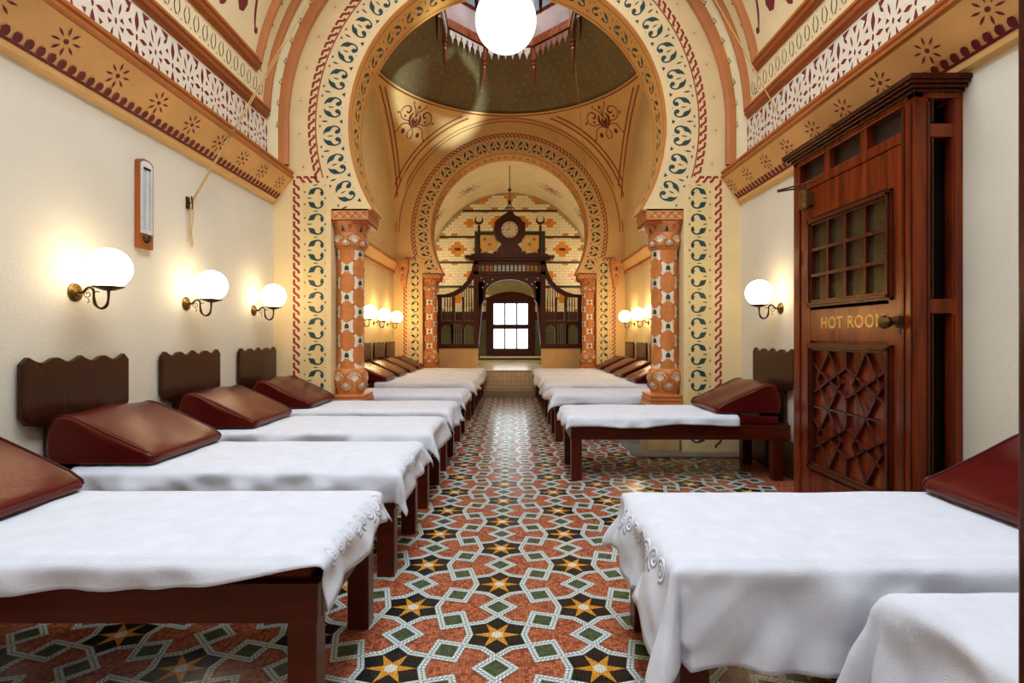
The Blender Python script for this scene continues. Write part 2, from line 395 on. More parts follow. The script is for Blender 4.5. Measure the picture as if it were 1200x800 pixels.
def arabesque(b, mp, s, mat, n=4):
    """a symmetrical scrolling flower, about 2 units wide, v up"""
    def st(P):
        for sg in (1, -1): b.stroke([(sg*u*s, v*s, w*s) for u, v, w in P], mp, mat, n)
    st([(0.04, -.25, .05), (.30, -.12, .05), (.62, -.22, .05), (.78, -.55, .05), (.86, -.70, .03)])
    st([(0.04, -.15, .05), (.35, .02, .05), (.72, .05, .05), (.95, .32, .05), (.86, .66, .05), (.56, .76, .06), (.40, .58, .09), (.50, .42, .10), (.64, .48, .05)])
    st([(.03, -.3, .04), (.22, -.05, .10), (.30, .25, .14), (.20, .50, .05)])
    st([(.02, .30, .04), (.10, .60, .05), (.26, .82, .05), (.40, .98, .05), (.34, 1.06, .08)])
    st([(.02, -.32, .04), (.16, -.52, .05), (.12, -.78, .06), (.03, -.86, .05)])
    for sg in (1, -1):
        b.blob(sg*1.08*s, .30*s, .07*s, mp, mat, 6); b.blob(sg*.62*s, .22*s, .07*s, mp, mat, 6)
        b.blob(sg*.46*s, -.56*s, .11*s, mp, mat, 7, .15*s); b.blob(sg*.9*s, -.72*s, .05*s, mp, mat, 6)
        b.blob(sg*.12*s, .12*s, .06*s, mp, mat, 6, .20*s)
    b.leaf(0, -.3*s, 0, .25*s, .16*s, mp, mat)
    b.tri((-.10*s, .80*s), (.10*s, .80*s), (0, 1.02*s), mp, mat); b.leaf(0, .3*s, 0, .85*s, .05*s, mp, mat)

def fine(n): return n

# ------------------------------------------------------------------ arch walls
def arch_outline():
    """C-shaped face of an arch wall (u across, v up)"""
    P = []
    r = HW
    P.append((HW+.03, 0))
    P.append((HW+.03, CZ))
    for k in range(0, 49):
        a = PI*k/48; P.append(((r+.03)*math.cos(a), CZ+(r+.03)*math.sin(a)))
    P.append((-HW-.03, 0))
    P += [(-1.66, 0), (-1.66, ZS)]
    aS = math.asin((CZ-ZS)/RI)
    inner = []
    for k in range(0, 73):
        a = PI+aS-(PI+2*aS)*k/72; inner.append((RI*math.cos(a), CZ+RI*math.sin(a)))
    P += inner
    P += [(1.66, ZS), (1.66, 0)]
    return P, inner, aS
def arch_wall(name, y0, y1, near, stripes):
    b = MB()
    P, inner, aS = arch_outline()
    # front and back faces as strips, soffit and jamb separately
    outer = []
    def ring(y, m):
        n = 64
        for k in range(n):
            a0, a1 = PI*k/n, PI*(k+1)/n
            b.poly([(X0+r*math.cos(a), y, CZ+r*math.sin(a)) for r, a in ((RI, a0), (RI, a1), (HW+.03, a1), (HW+.03, a0))], m)
        n = 14
        for sg in (-1, 1):
            for k in range(n):
                t0, t1 = aS*k/n, aS*(k+1)/n
                i0, i1 = (RI*math.cos(t0), CZ-RI*math.sin(t0)), (RI*math.cos(t1), CZ-RI*math.sin(t1))
                b.poly([(X0+sg*x, y, z) for x, z in (i0, i1, (HW+.03, i1[1]), (HW+.03, i0[1]))], m)
            b.poly([(X0+sg*x, y, z) for x, z in ((1.66, ZS), (HW+.03, ZS), (HW+.03, 0), (1.66, 0))], m)
    ring(y0, 0); ring(y1, 5)
    D = y1-y0
    rows = [[(X0+x, y0+t*D, z) for x, z in inner] for t in (0, 0.08, 0.92, 1)]
    b.grid(rows, 1)
    for sg in (-1, 1):
        b.poly([(X0+sg*1.66, y, z) for y, z in ((y0, 0), (y1, 0), (y1, ZS), (y0, ZS))], 0)
        b.poly([(X0+sg*math.cos(aS)*RI, y0, ZS), (X0+sg*math.cos(aS)*RI, y1, ZS), (X0+sg*1.66, y1, ZS), (X0+sg*1.66, y0, ZS)], 0)
    e = 0.0015
    # polar map on the face: u = distance in from the key band, v = length along the arc
    rk = 1.80
    def polar(u, v): r = rk-u; a = v/1.64; return (X0+r*math.cos(a), y0-e, CZ+r*math.sin(a))
    aB = math.radians(-27)
    L = (PI-2*aB)*1.64; n = 25; p = L/n
    for k in range(n): scroll_cell(b, polar, aB*1.64+(k+.5)*p, 0.315, p, 2, 3 if near else 2)
    # key band on the arc
    def kpol(u, v): r = 1.845+u; a = v/1.845; return (X0+r*math.cos(a), y0-e, CZ+r*math.sin(a))
    a0 = -math.asin((CZ-2.58)/1.845)
    key_cells(b, (PI-2*a0)*1.845-0.05, lambda u, v: kpol(u, v+a0*1.845), 3)
    for rr, wd, mt in ((1.805, .012, 4),):
        b.stroke([(rr*math.cos(a0+(PI-2*a0)*k/80), CZ+rr*math.sin(a0+(PI-2*a0)*k/80), wd) for k in range(81)], lambda u, v: (X0+u, y0-e*.6, v), mt, 1)
    # orange bead at the inner edge
    b.stroke([(RI*1.004*math.cos(-aS+(PI+2*aS)*k/80), CZ+RI*1.004*math.sin(-aS+(PI+2*aS)*k/80), .014) for k in range(81)], lambda u, v: (X0+u, y0-e, v), 6, 1)
    for sg in (-1, 1):
        xin, xout = 1.70, 1.925
        # ochre field of the pilaster, its scrolls and the key fret outside it
        b.poly([(X0+sg*x, y0-e*.5, z) for x, z in ((xin+.01, .02), (xout, .02), (xout, 2.53), (xin+.01, 2.53))], 7)
        nn = 10; pp = 0.245
        for k in range(nn):
            v0 = 2.40-k*pp
            if v0 < .1: break
            pil_cell(b, lambda u, v: (X0+sg*(xin+u), y0-e, v), v0, 2, 6, 3 if near else 2)
        key_cells(b, 2.50, lambda u, v: (X0+sg*(1.985+u), y0-e, 0.03+v), 3)
        key_cells(b, 0.20, lambda u, v: (X0+sg*(1.75+v), y0-e, 2.575+u), 3)
    # dotted flowers between key and rib
    for k in range(-2, 23):
        a = math.radians(9.2*k-1.5)
        if a < math.radians(-12) or a > math.radians(192): continue
        c = (1.96*math.cos(a), CZ+1.96*math.sin(a)); fm = lambda u, v: (X0+c[0]+u, y0-e, c[1]+v)
        b.blob(0, 0, .008, fm, 3, 6)
        for j in range(8): b.blob(.027*math.cos(j*PI/4), .027*math.sin(j*PI/4), .003, fm, 4, 4)
    # soffit scrolls
    def sof(u, v): r = RI-e; a = v/RI; return (X0+r*math.cos(a), y0+0.09+u, CZ+r*math.sin(a))
    Ls = (PI+2*aS-.1)*RI; ns = 22; ps = Ls/ns
    for k in range(ns): scroll_cell(b, sof, (-aS+.05)*RI+(k+.5)*ps, 0.27, ps, 2, 2)
    for yy in (0.05, D-0.05):
        b.grid([[(X0+(RI-e)*math.cos(-aS+(PI+2*aS)*k/72), y0+yy+t, CZ+(RI-e)*math.sin(-aS+(PI+2*aS)*k/72)) for k in range(73)] for t in (0, .012)], 4)
    if stripes:
        for rr in (2.10, 2.16):
            b.stroke([(rr*math.cos(PI*k/64), CZ+rr*math.sin(PI*k/64), .014) for k in range(65)], lambda u, v: (X0+u, y0-e, v), 4, 1)
    o = b.build(name, ['arch_cream' if near else 'pend', 'soffit', 'teal', 'key', 'red_line', 'pend', 'orange_line', 'field_ochre'], kind='structure')
arch_wall('wall_middle', YA, YB, True, False)
arch_wall('wall_far', YC, YD, False, True)

# ------------------------------------------------------------------ front room: side walls, cornice, vault
def vpt(sg, p, y, off=0.0):
    if p <= CZ: return (X0+sg*(HW-off), y, p)
    a = (p-CZ)/HW
    return (X0+sg*(HW-off)*math.cos(a), y, CZ+(HW-off)*math.sin(a))
for sg, nm in ((-1, 'wall_left'), (1, 'wall_right')):
    b = MB()
    b.box(X0+sg*HW, X0+sg*(HW+.25), YR, YA+.01, 0, CZ, 0)
    # bay beyond the arch
    b.box(X0+sg*HW, X0+sg*(HW+.25), YB-.01, YC+.01, 0, CZ+HW+.2, 1)
    e = .0015
    # lattice band
    e = 0.002
    b.poly([(X0+sg*(HW-e*.5), YR, 2.68), (X0+sg*(HW-e*.5), YA-.01, 2.68), (X0+sg*(HW-e*.5), YA-.01, 3.085), (X0+sg*(HW-e*.5), YR, 3.085)], 2)
    zc = 2.885; pit = 0.337; A0 = 3.185
    y = A0-pit*9
    fm = lambda u, v: (X0+sg*(HW-e), yy+u, zc+v)
    for k in range(-11, 7):
        yy = A0+k*pit
        if yy > YA-.12: continue
        # open cross of four lens petals
        b.blob(0, 0, .010, fm, 3, 6, .022)
        for a in (0, 90, 180, 270):
            c, s_ = math.cos(math.radians(a)), math.sin(math.radians(a))
            l0, l1 = (.035, .155) if a in (90, 270) else (.024, .088)
            b.leaf(l0*c, l0*s_, l1*c, l1*s_, .036 if a in (90, 270) else .032, fm, 3)
        for sx in (1, -1):
            for sz in (1, -1):
                b.tri((sx*.042, sz*.054), (sx*.050, sz*.090), (sx*.074, sz*.064), fm, 3)
                b.tri((sx*.045, sz*.178), (sx*.118, sz*.178), (sx*.062, sz*.132), fm, 3)
        yy = A0+(k+.5)*pit
        if yy > YA-.08: continue
        b.blob(0, 0, .009, fm, 3, 6, .020)
        for sx in (1, -1):
            for sz in (1, -1):
                b.tri((sx*.028, sz*.016), (sx*.064, sz*.012), (sx*.052, sz*.044), fm, 3)
                b.leaf(sx*.022, sz*.045, sx*.044, sz*.125, .016, fm, 3)
        for sz in (1, -1):
            b.tri((-.02, sz*.165), (.02, sz*.165), (0, sz*.115), fm, 3)
            for sx in (1, -1): b.leaf(sx*.112, sz*.145, sx*.078, sz*.098, .020, fm, 3)
    o = b.build(nm, ['plaster', 'plaster_warm', 'lattice_bg', 'crimson'], kind='structure')

def sweep_y(b, sg, prof, y0, y1, mats):
    for k in range(len(prof)-1):
        (a, z0), (c, z1) = prof[k], prof[k+1]
        b.poly([(X0+sg*(HW-a), y0, z0), (X0+sg*(HW-a), y1, z0), (X0+sg*(HW-c), y1, z1), (X0+sg*(HW-c), y0, z1)], mats[k])
def cornice(sg, y0, y1, name):
    b = MB()
    prof = [(0, 2.345), (.012, 2.35), (.030, 2.362), (.034, 2.385), (.026, 2.398), (.034, 2.404)]
    m = [2, 2, 2, 2, 3]
    cove = [(.034+.138*(t**0.85), 2.404+.176*t) for t in (0, .2, .4, .6, .8, 1)]
    prof += cove[1:]; m += [0]*5
    prof += [(.176, 2.586), (.192, 2.592), (.196, 2.604), (.184, 2.614), (.176, 2.622), (.190, 2.632), (.194, 2.646), (.182, 2.656), (.165, 2.664), (.14, 2.672), (.135, 2.688), (.10, 2.70), (0, 2.705)]
    m += [1]*13
    sweep_y(b, sg, prof, y0, y1, m)
    def cv(y, t, e=.002):  # point on the cove
        return (X0+sg*(HW-(.034+.138*(t**0.85))-e), y, 2.404+.176*t-e*.5)
    # stars
    yc = 4.87 if sg < 0 else 4.95
    while yc > -0.5:
        f = lambda u, v: cv(yc+u, min(1, max(.01, .56+v/.225)))
        b.blob(0, 0, .014, f, 3, 7)
        for j in range(8):
            a = j*PI/4+.2
            b.leaf(.030*math.cos(a), .030*math.sin(a), .076*math.cos(a), .076*math.sin(a), .013, f, 3)
        yc -= .333
    y = YA-.03
    while y > -0.4:
        f = lambda u, v: cv(y+u, max(.0, v/.225), .003)
        b.poly([f(-.008, 0), f(.014, 0), f(.022, .014), f(.018, .034), f(.004, .048), f(-.014, .044), f(-.020, .030)], 3)
        y -= .0585
    b.poly([cv(-.4, .0, .003), cv(YA-.01, .0, .003), cv(YA-.01, .018, .003), cv(-.4, .018, .003)], 3)
    return b.build(name, ['fascia', 'mould', 'mould_light', 'crimson'], kind='structure')
cornice(-1, YR, YA, 'trim_2'); cornice(1, YR, YA, 'trim_3')

def moulding(sg, p0, p1, y0, y1, name, mat='mould_dark'):
    b = MB(); n = 9
    prof = [(0, 0), (.012, .02), (.014, .12), (.035, .22), (.042, .38), (.034, .46), (.046, .56), (.044, .72), (.020, .84), (.018, .95), (0, 1)]
    for k in range(len(prof)-1):
        a = vpt(sg, p0+(p1-p0)*prof[k][1], y0, prof[k][0]); c = vpt(sg, p0+(p1-p0)*prof[k+1][1], y0, prof[k+1][0])
        b.poly([a, (a[0], y1, a[2]), (c[0], y1, c[2]), c], 0 if k < 8 else 1)
    a = [vpt(sg, p0+(p1-p0)*q[1], y1, q[0]) for q in prof]
    b.poly(a, 0)
    b.build(name, [mat, 'mould_light'], kind='structure')
moulding(-1, 3.08, 3.205, YR, 4.86, 'trim_4'); moulding(1, 3.08, 3.205, YR, 4.86, 'trim_5')
moulding(-1, 3.40, 3.53, YR, 4.63, 'trim_6'); moulding(1, 3.40, 3.53, YR, 4.63, 'trim_7')

for sg, nm in ((-1, 'baseboard_left'), (1, 'baseboard_right')):
    b = MB(); b.box(X0+sg*HW, X0+sg*(HW-.018), YR, YA, 0.003, .26); b.box(X0+sg*HW, X0+sg*(HW-.026), YR, YA, .26, .285)
    b.build(nm, ['mahog_dark'], kind='structure')
def front_vault():
    b = MB(); N = 24
    hole = math.radians(72)
    ys = [YR, -1.0, 4.0, YA+.02]
    for sg in (-1, 1):
        for k in range(N):
            p0 = CZ+HW*(PI/2)*k/N; p1 = CZ+HW*(PI/2)*(k+1)/N
            for j in range(3):
                if j == 1 and (PI/2)*(k+.5)/N > hole: continue
                b.poly([vpt(sg, p0, ys[j]), vpt(sg, p0, ys[j+1]), vpt(sg, p1, ys[j+1]), vpt(sg, p1, ys[j])], 0, smooth=True)
        e = .002
        # small frieze between the mouldings
        y = 4.74
        while y > 1.4:
            f = lambda u, v: vpt(sg, 3.305+v, y+u, e)
            b.stroke([(-.010, .060, .003), (-.030, .0, .012), (-.008, -.055, .010), (.004, -.045, .008)], f, 1, 3)
            b.stroke([(.010, .060, .010), (.030, .0, .012), (.016, -.058, .003)], f, 1, 3)
            b.blob(.052, -.062, .007, f, 1, 5); b.blob(-.03, .072, .004, f, 1, 4)
            y -= .108
        # large crimson arabesques on the field
        for yc in (3.96, 2.50):
            f = lambda u, v: vpt(sg, 4.12+v, yc+u, e)
            arabesque(b, f, .60, 2, 5)
            f2 = lambda u, v: vpt(sg, 3.86+v, yc+.30+u, e)
        # leaf marks between the ribs
        for yb in (4.69, 4.92):
            for k in range(1, 16):
                p = 2.85+k*.205
                f = lambda u, v: vpt(sg, p+v, yb+u, e if yb < 4.8 else .078)
                for (u, v) in ((-.016, -.016), (.016, -.016), (0, .016)): b.blob(u, v, .010, f, 3, 5, .014)
    n = 64
    for rows in ([[(X0+r*math.cos(PI*k/n), yy, CZ+r*math.sin(PI*k/n)) for k in range(n+1)] for r, yy in ((HW, 4.885), (2.125, 4.90), (2.125, 5.02))],): b.grid(rows, 0)
    for sg in (-1, 1):
        b.grid([[(X0+sg*r, yy, z) for r, yy in ((HW, 4.885), (2.125, 4.90), (2.125, 5.02))] for z in (CZ, 2.70)], 0)
    b.build('ceiling', ['field', 'grey_leaf', 'crimson', 'teal'], kind='structure')
    # ribs: arched mouldings
    def rib(name, ya, yb, r, dep=.09, za=None):
        c = MB(); n = 64
        prof = [(0, 0), (.015, .0), (.06, .12), (.085, .22), (.09, .38), (.075, .46), (.09, .56), (.088, .74), (.05, .88), (.02, 1.0), (0, 1.0)]
        rows = []; a0 = math.asin((za-CZ)/r) if za else 0
        for (d, t) in prof:
            d = d*dep/.09
            rows.append([(X0+(r-d)*math.cos(a), ya+(yb-ya)*t, CZ+(r-d)*math.sin(a)) for a in [a0+(PI-2*a0)*k/n for k in range(n+1)]])
        for k in range(len(rows)-1): c.grid(rows[k:k+2], 0 if k < 7 else 1)
        # straight feet down to the cornice
        for sg in ((-1, 1) if za is None else ()):
            R2 = [[(X0+sg*(r-d*dep/.09), ya+(yb-ya)*t, z) for (d, t) in prof] for z in (CZ, 2.70)]
            c.grid(R2, 0)
        c.build(name, ['mould', 'mould_light'], kind='structure')
    rib('trim_8', 4.945, 5.02, 2.125, .085); rib('trim_9', 4.80, 4.86, HW, .055, 3.16); rib('trim_10', 4.57, 4.63, HW, .055, 3.47)
front_vault()

def front_rest():
    # wall behind the camera with its window, and the roof light frame
    b = MB()
    w = HW+.03
    y0, y1 = YR-.2, YR
    b.box(X0-w, X0-1.6, y0, y1, 0, 5.3); b.box(X0+1.6, X0+w, y0, y1, 0, 5.3)
    b.box(X0-1.6, X0+1.6, y0, y1, 0, .8); b.box(X0-1.6, X0+1.6, y0, y1, 3.0, 5.3)
    b.build('wall_back', ['plaster'], kind='structure')
    f = MB()
    for x in (-1.6, -.8, 0, .8, 1.55): f.box(X0+x, X0+x+.05, YR-.15, YR-.08, .8, 3.0)
    for z in (.8, 1.9, 2.95): f.box(X0-1.6, X0+1.6, YR-.15, YR-.08, z, z+.05)
    f.build('window_3', ['mahog'], kind='structure')
    g = MB()
    xr = HW*math.cos(math.radians(72))
    zt = CZ+HW*math.sin(math.radians(72))
    for sg in (-1, 1): g.box(X0+sg*xr, X0+sg*(xr+.05), -1.0, 4.0, zt-.02, 5.6)
    for y in (-1.0, 3.95): g.box(X0-xr-.05, X0+xr+.05, y, y+.05, zt-.02, 5.6)
    for y in (0.6, 2.3): g.box(X0-xr, X0+xr, y, y+.04, 5.2, 5.26)
    g.build('window_2', ['mahog'], kind='structure')
front_rest()

# ------------------------------------------------------------------ domed bay: band, pendentives, saucer dome
YM = 7.95; RP = HW*math.sqrt(2)
def bay():
    for sg, nm in ((-1, 'trim_11'), (1, 'trim_12')):
        b = MB()
        prof = [(0, 2.29), (.02, 2.30), (.025, 2.33), (.01, 2.34), (.03, 2.36), (.07, 2.42), (.10, 2.46), (.12, 2.47), (.12, 2.50), (.09, 2.52), (0, 2.53)]
        sweep_y(b, sg, prof, YB, YC, [1, 1, 1, 0, 0, 0, 1, 1, 1, 1])
        b.build(nm, ['pend', 'mould'], kind='structure')
    b = MB()
    nth = 96; rr = 16
    def pen(th, t, off=0.0):
        c, s = abs(math.cos(th)), abs(math.sin(th)); rmax = HW/max(c, s)
        rho = HW+(rmax-HW)*t
        z = math.sqrt(max(0, RP*RP-rho*rho))
        k = (RP-off)/RP
        return (X0+rho*math.cos(th)*k, YM+rho*math.sin(th)*k, CZ+z*k)
    rows = [[pen(2*PI*k/nth, t/rr) for k in range(nth)] for t in range(rr+1)]
    b.grid(rows, 0, True, close_u=True)
    e = .003
    # dark red double line under the ring and along the lower edges
    for th0 in range(4):
        for d in (.05, .11):
            pts = []
            for k in range(41):
                th = PI/4+th0*PI/2-.75+1.5*k/40
            # lines parallel with the wall arches
    def sph(vec, off):
        v = Vector(vec).normalized()*(RP-off); return (X0+v.x, YM+v.y, CZ+v.z)
    for q in range(4):
        for d in (.06, .12):
            # circle parallel to wall plane q at distance d inside
            L = []; R = []
            for k in range(73):
                a = PI*k/72
                for lst, dd in ((L, d), (R, d+.020)):
                    h = HW-dd; rad = math.sqrt(RP*RP-h*h)
                    x = rad*math.cos(a); z = rad*math.sin(a)
                    vec = (x, h, z) if q == 0 else (x, -h, z) if q == 1 else (h, x, z) if q == 2 else (-h, x, z)
                    lst.append(vec)
            for k in range(72):
                vs = [L[k], L[k+1], R[k+1], R[k]]
                if all(abs(v[0]) <= HW+.001 and abs(v[1]) <= HW+.001 and v[2] < HW-.03 for v in vs):
                    b.poly([sph(v, .012) for v in vs], 1)
    for q in range(4):
        th = PI/4+q*PI/2
        c0 = Vector((math.cos(th)*2.44, math.sin(th)*2.44, 0)); c0.z = math.sqrt(RP*RP-2.44**2)
        c0.normalize(); eu = Vector((-math.sin(th), math.cos(th), 0)); ev = c0.cross(eu)
        if ev.z < 0: ev = -ev
        arabesque(b, lambda u, v: sph(c0*RP+eu*u+ev*(v-.05), .006), .34, 2, 4)
    b.build('ceiling', ['pend', 'red_line', 'crimson'], kind='structure')
    # ring moulding
    r = MB(); n = 96
    prof = [(2.20, 5.29), (2.165, 5.265), (2.13, 5.27), (2.12, 5.30), (2.14, 5.32)]
    r.lathe(prof, n, mats=[0, 1, 0, 1], mp=lambda x, y, h: (X0+x, YM+y, h))
    r.build('trim_13', ['pend', 'red_line'], kind='structure')
    d = MB()
    def dm(rho, th, off=0): 
        z = math.sqrt(RP*RP-rho*rho); k = (RP-off)/RP
        return (X0+rho*math.cos(th)*k, YM+rho*math.sin(th)*k, CZ+z*k)
    rows = [[dm(2.2-1.12*t/12, 2*PI*k/96) for k in range(96)] for t in range(13)]
    d.grid(rows, 0, True, close_u=True)
    for i in range(9):
        rho = 2.10-i*.12; nn = int(2*PI*rho/.17)
        for k in range(nn):
            th = 2*PI*(k+.5*(i % 2))/nn
            pts = []
            for j in range(6):
                a = 2*PI*j/6; pts.append(dm(rho+.020*math.cos(a), th+.020*math.sin(a)/rho, .003))
            d.poly(pts, 1)
    d.build('ceiling', ['dome', 'dome_dot'], kind='structure')
bay()

def octagon(R, z, rot=PI/8): return [(X0+R*math.cos(rot+k*PI/4), YM+R*math.sin(rot+k*PI/4), z) for k in range(8)]
def lantern():
    L = thing('roof_lantern', 'octagonal dark wooden roof lantern with pointed fretwork fringe above the olive dome', 'roof lantern', (X0, YM, 5.3))
    def loc(p): return (p[0]-X0, p[1]-YM, p[2]-5.3)
    b = MB()
    rings = [(1.10, 5.90), (1.06, 5.90), (1.06, 5.94), (1.03, 5.95), (1.03, 6.03), (1.06, 6.05), (1.06, 6.10), (1.10, 6.10), (1.10, 5.90)]
    for k in range(len(rings)-1):
        b.grid([[loc(p) for p in octagon(*rings[k])], [loc(p) for p in octagon(*rings[k+1])]], 0, False, close_u=True)
    b.build('beam', ['lantern_wood'], L)
    b = MB()
    b.grid([[loc(p) for p in octagon(1.07, 6.09)], [loc(p) for p in octagon(1.0, 6.40)]], 0, False, close_u=True)
    b.build('panel_lining', ['lantern_panel'], L)
    b = MB()
    b.grid([[loc(p) for p in octagon(1.0, 6.40)], [loc(p) for p in octagon(.96, 6.44)]], 0, False, close_u=True)
    for p in octagon(1.0, 6.40):
        q = loc(p); b.box(q[0]-.025, q[0]+.025, q[1]-.025, q[1]+.025, 6.42-5.3, 7.55-5.3)
    b.grid([[loc(p) for p in octagon(1.0, 7.55)], [loc(p) for p in octagon(.98, 7.5)]], 0, False, close_u=True)
    b.poly([loc(p) for p in octagon(1.0, 7.56)], 0)
    b.build('top_frame', ['lantern_wood'], L)
    A = octagon(1.055, 5.92)
    for k in range(8):
        p, q = Vector(loc(A[k])), Vector(loc(A[(k+1) % 8])); d = (q-p); ln = d.length; d.normalize()
        nrm = Vector((0, 0, 1)).cross(d)
        m = MB(); n = 6; w = (ln-.10)/n
        for j in range(n):
            u = .05+(j+.5)*w
            h = w/2*.93
            out = [(-h, 0), (-h, -.075), (-h*.55, -.10), (-h*.3, -.13), (0, -.20), (h*.3, -.13), (h*.55, -.10), (h, -.075), (h, 0)]
            mp = lambda a, c, dd: p+d*(u+a)+Vector((0, 0, c))+nrm*dd
            m.prism(out, 0, .012, mp, 0)
            m.prism([(h+.018*math.cos(t*PI/3), -.055+.026*math.sin(t*PI/3)) for t in range(6)], -.002, .014, mp, 1) if j < n-1 else None
        m.build('fringe', ['fringe_brown' if k in (0, 7) else 'fringe', 'dark'], L)
    for k in range(8):
        p = loc(octagon(1.09, 5.32)[k])
        m = MB()
        pr = [(.0, .0), (.012, .01), (.014, .06), (.022, .10), (.026, .20), (.034, .30), (.024, .33), (.040, .35), (.040, .375), (.028, .39), (.045, .42), (.045, .44)]
        m.lathe(pr, 12, mp=lambda x, y, h: (p[0]+x, p[1]+y, h), mat=0)
        m.box(p[0]-.035, p[0]+.035, p[1]-.035, p[1]+.035, .44, .80)
        f = m.build('finial', ['lantern_wood'], L)
        if k in (0, 2, 3, 4, 7):
            c = MB(); c.tube([(p[0]+.022*math.cos(a), p[1], -.03+.03*math.sin(a)) for a in [2*PI*j/12 for j in range(13)]], .004, 6); c.build('ring', ['brass_dark'], f)
lantern()

# ------------------------------------------------------------------ end bay
def end_bay():
    RV, CV = 1.97, 2.63
    for sg, nm in ((-1, 'wall_left'), (1, 'wall_right')):
        b = MB(); b.box(X0+sg*RV, X0+sg*(RV+.2), YD-.01, YE, 0, CV, 0); b.build(nm, ['end_vault'], kind='structure')
    b = MB(); n = 40
    b.grid([[(X0+RV*math.cos(PI*k/n), y, CV+RV*math.sin(PI*k/n)) for k in range(n+1)] for y in (YD-.01, YE)], 0)
    for deg in (35, 62, 118, 145):
        a0 = math.radians(deg)
        def f(u, v): a = a0+u/RV; r = RV-.003; return (X0+r*math.cos(a), 11.9+v, CV+r*math.sin(a))
        arabesque(b, f, .26, 1, 3)
    b.build('ceiling', ['end_vault', 'crimson'], kind='structure')
    # end wall with glazed tiles
    b = MB()
    zf = 0.45
    b.box(X0-RV-.1, X0+RV+.1, YE, YE+.2, 0, 4.7, 0)
    tw, th = .15, .0707
    stripes = [4.155, 3.52, 2.90, 2.31]
    top = 4.6
    def inside(x, z): return abs(x) < RV-.005 and (z < CV or math.hypot(x, z-CV) < RV-.01)
    z = 1.70; r = 0
    def xform(x, z, dy): return (X0+x, YE-dy, z)
    while z < 4.62:
        for i in range(-15, 16):
            x = i*tw+(tw/2 if r % 2 else 0)
            corners = [(x-tw/2+.003, z+.003), (x+tw/2-.003, z+.003), (x+tw/2-.003, z+th-.003), (x-tw/2+.003, z+th-.003)]
            if not all(inside(*c) for c in corners): continue
            mat = 1
            # crosses centred halfway between the dark stripes
            band = None
            for bi, (lo, hi) in enumerate(((1.70, 2.31), (2.31, 2.90), (2.90, 3.52), (3.52, 4.155), (4.155, 4.8))):
                if lo <= z+th/2 < hi: band = (bi, (lo+hi)/2, hi-lo)
            bi, zc, hh = band
            per = 0.64; ph = 0.32 if bi % 2 else 0.0
            cx = (x-ph+per/2) % per-per/2; cz = z+th/2-zc
            row = round(cz/th)
            if abs(row) == 0 and abs(cx) < .20: mat = 2
            elif abs(row) == 1 and abs(cx) < .11: mat = 2
            elif abs(row) == 2 and abs(cx) < .06: mat = 2
            if row == 0 and abs(cx) < .045: mat = 3
            cx2 = (x-ph) % per-per/2
            if abs(row) == 4 and abs(cx2) < .08: mat = 2
            b.poly([xform(a, c, .004) for a, c in corners], mat)
        z += th; r += 1
    def strip(x0, x1, z0, z1, mat, d=.006):
        b.box(X0+x0, X0+x1, YE-d, YE, z0, z1, mat)
    for s in stripes:
        hw = (RV-.02) if s < CV else math.sqrt(max(0, (RV-.02)**2-(s+.05-CV)**2))
        strip(-hw, hw, s-.028, s+.028, 3, .009)
    strip(-RV, RV, 1.50, 1.63, 4, .010); strip(-RV, RV, 1.63, 1.70, 3, .010)
    strip(-RV, RV, zf, 1.50, 5, .012)
    # dark marble surround above the window
    for x in (-.86, .74): strip(x, x+.12, 3.0, 3.66, 3, .012)
    strip(-.86, .86, 3.54, 3.66, 3, .013)
    b.build('wall_end', ['tile_grout', 'tile_cream', 'tile_orange', 'tile_dark', 'tile_crimson', 'olive'], kind='structure')
    # window: frame, sashes, panes, arched olive head
    Wn = thing('window_1', None, None, (-.02, YE, 0), kind='structure')
    m = MB()
    def arc(hw, zs, rise, n=14): return [(hw-2*hw*k/n, zs+rise*(1-((hw-2*hw*k/n)/hw)**2)) for k in range(n+1)]
    o = [(-.59, .64), (.59, .64)]+arc(.59, 2.02, .16)
    i_ = [(-.43, .76), (.43, .76), (.43, 1.92), (-.43, 1.92)]
    mp = lambda u, v, d: (u, -d, v)
    # frame as four pieces
    m.prism([(-.59, .64), (-.43, .64), (-.43, 2.02), (-.43, 2.05), (-.59, 2.02)], .02, .12, mp); m.prism([(.43, .64), (.59, .64), (.59, 2.02), (.43, 2.05), (.43, 2.02)], .02, .12, mp)
    m.prism([(-.43, .64), (.43, .64), (.43, .78), (-.43, .78)], .02, .12, mp)
    m.prism([(-.59, 1.92), (.59, 1.92)]+arc(.59, 2.02, .16), .02, .125, mp)
    m.build('window_frame', ['screenwood'], Wn, recalc=True, bevel=.008)
    for (z0, z1) in ((.78, 1.31), (1.36, 1.92)):
        s = MB()
        s.box(-.43, .43, -.09, -.05, z0-.03, z0+.03); s.box(-.43, .43, -.09, -.05, z1-.03, z1+.03)
        for x in (-.43, .43): s.box(x-.02, x+.02, -.09, -.05, z0, z1)
        for x in (-.143, .143): s.box(x-.017, x+.017, -.085, -.055, z0, z1)
        so = s.build('sash', ['screenwood'], Wn)
        g = MB(); g.box(-.43, .43, -.055, -.045, z0, z1); g.build('pane', ['pane'], so)
    s = MB()
    hd = arc(.56, 2.28, .30)
    s.prism([(-.56, 2.12), (.56, 2.12)]+hd, .013, .05, mp); s.build('window_head', ['olive_light'], Wn)
    s = MB(); s.box(-1.6, 1.6, -.10, -.012, .45, .52); s.box(-.75, .75, -.14, -.012, .58, .62)
    s.build('window_sill', ['tile_cream'], Wn, bevel=.005)
    # raised platform and step
    p = MB()
    p.box(X0-1.64, X0+1.64, 10.30, YE, 0, .45, 0)
    p.box(X0-.66, X0+.66, 10.12, 10.30, 0, .45, 0)
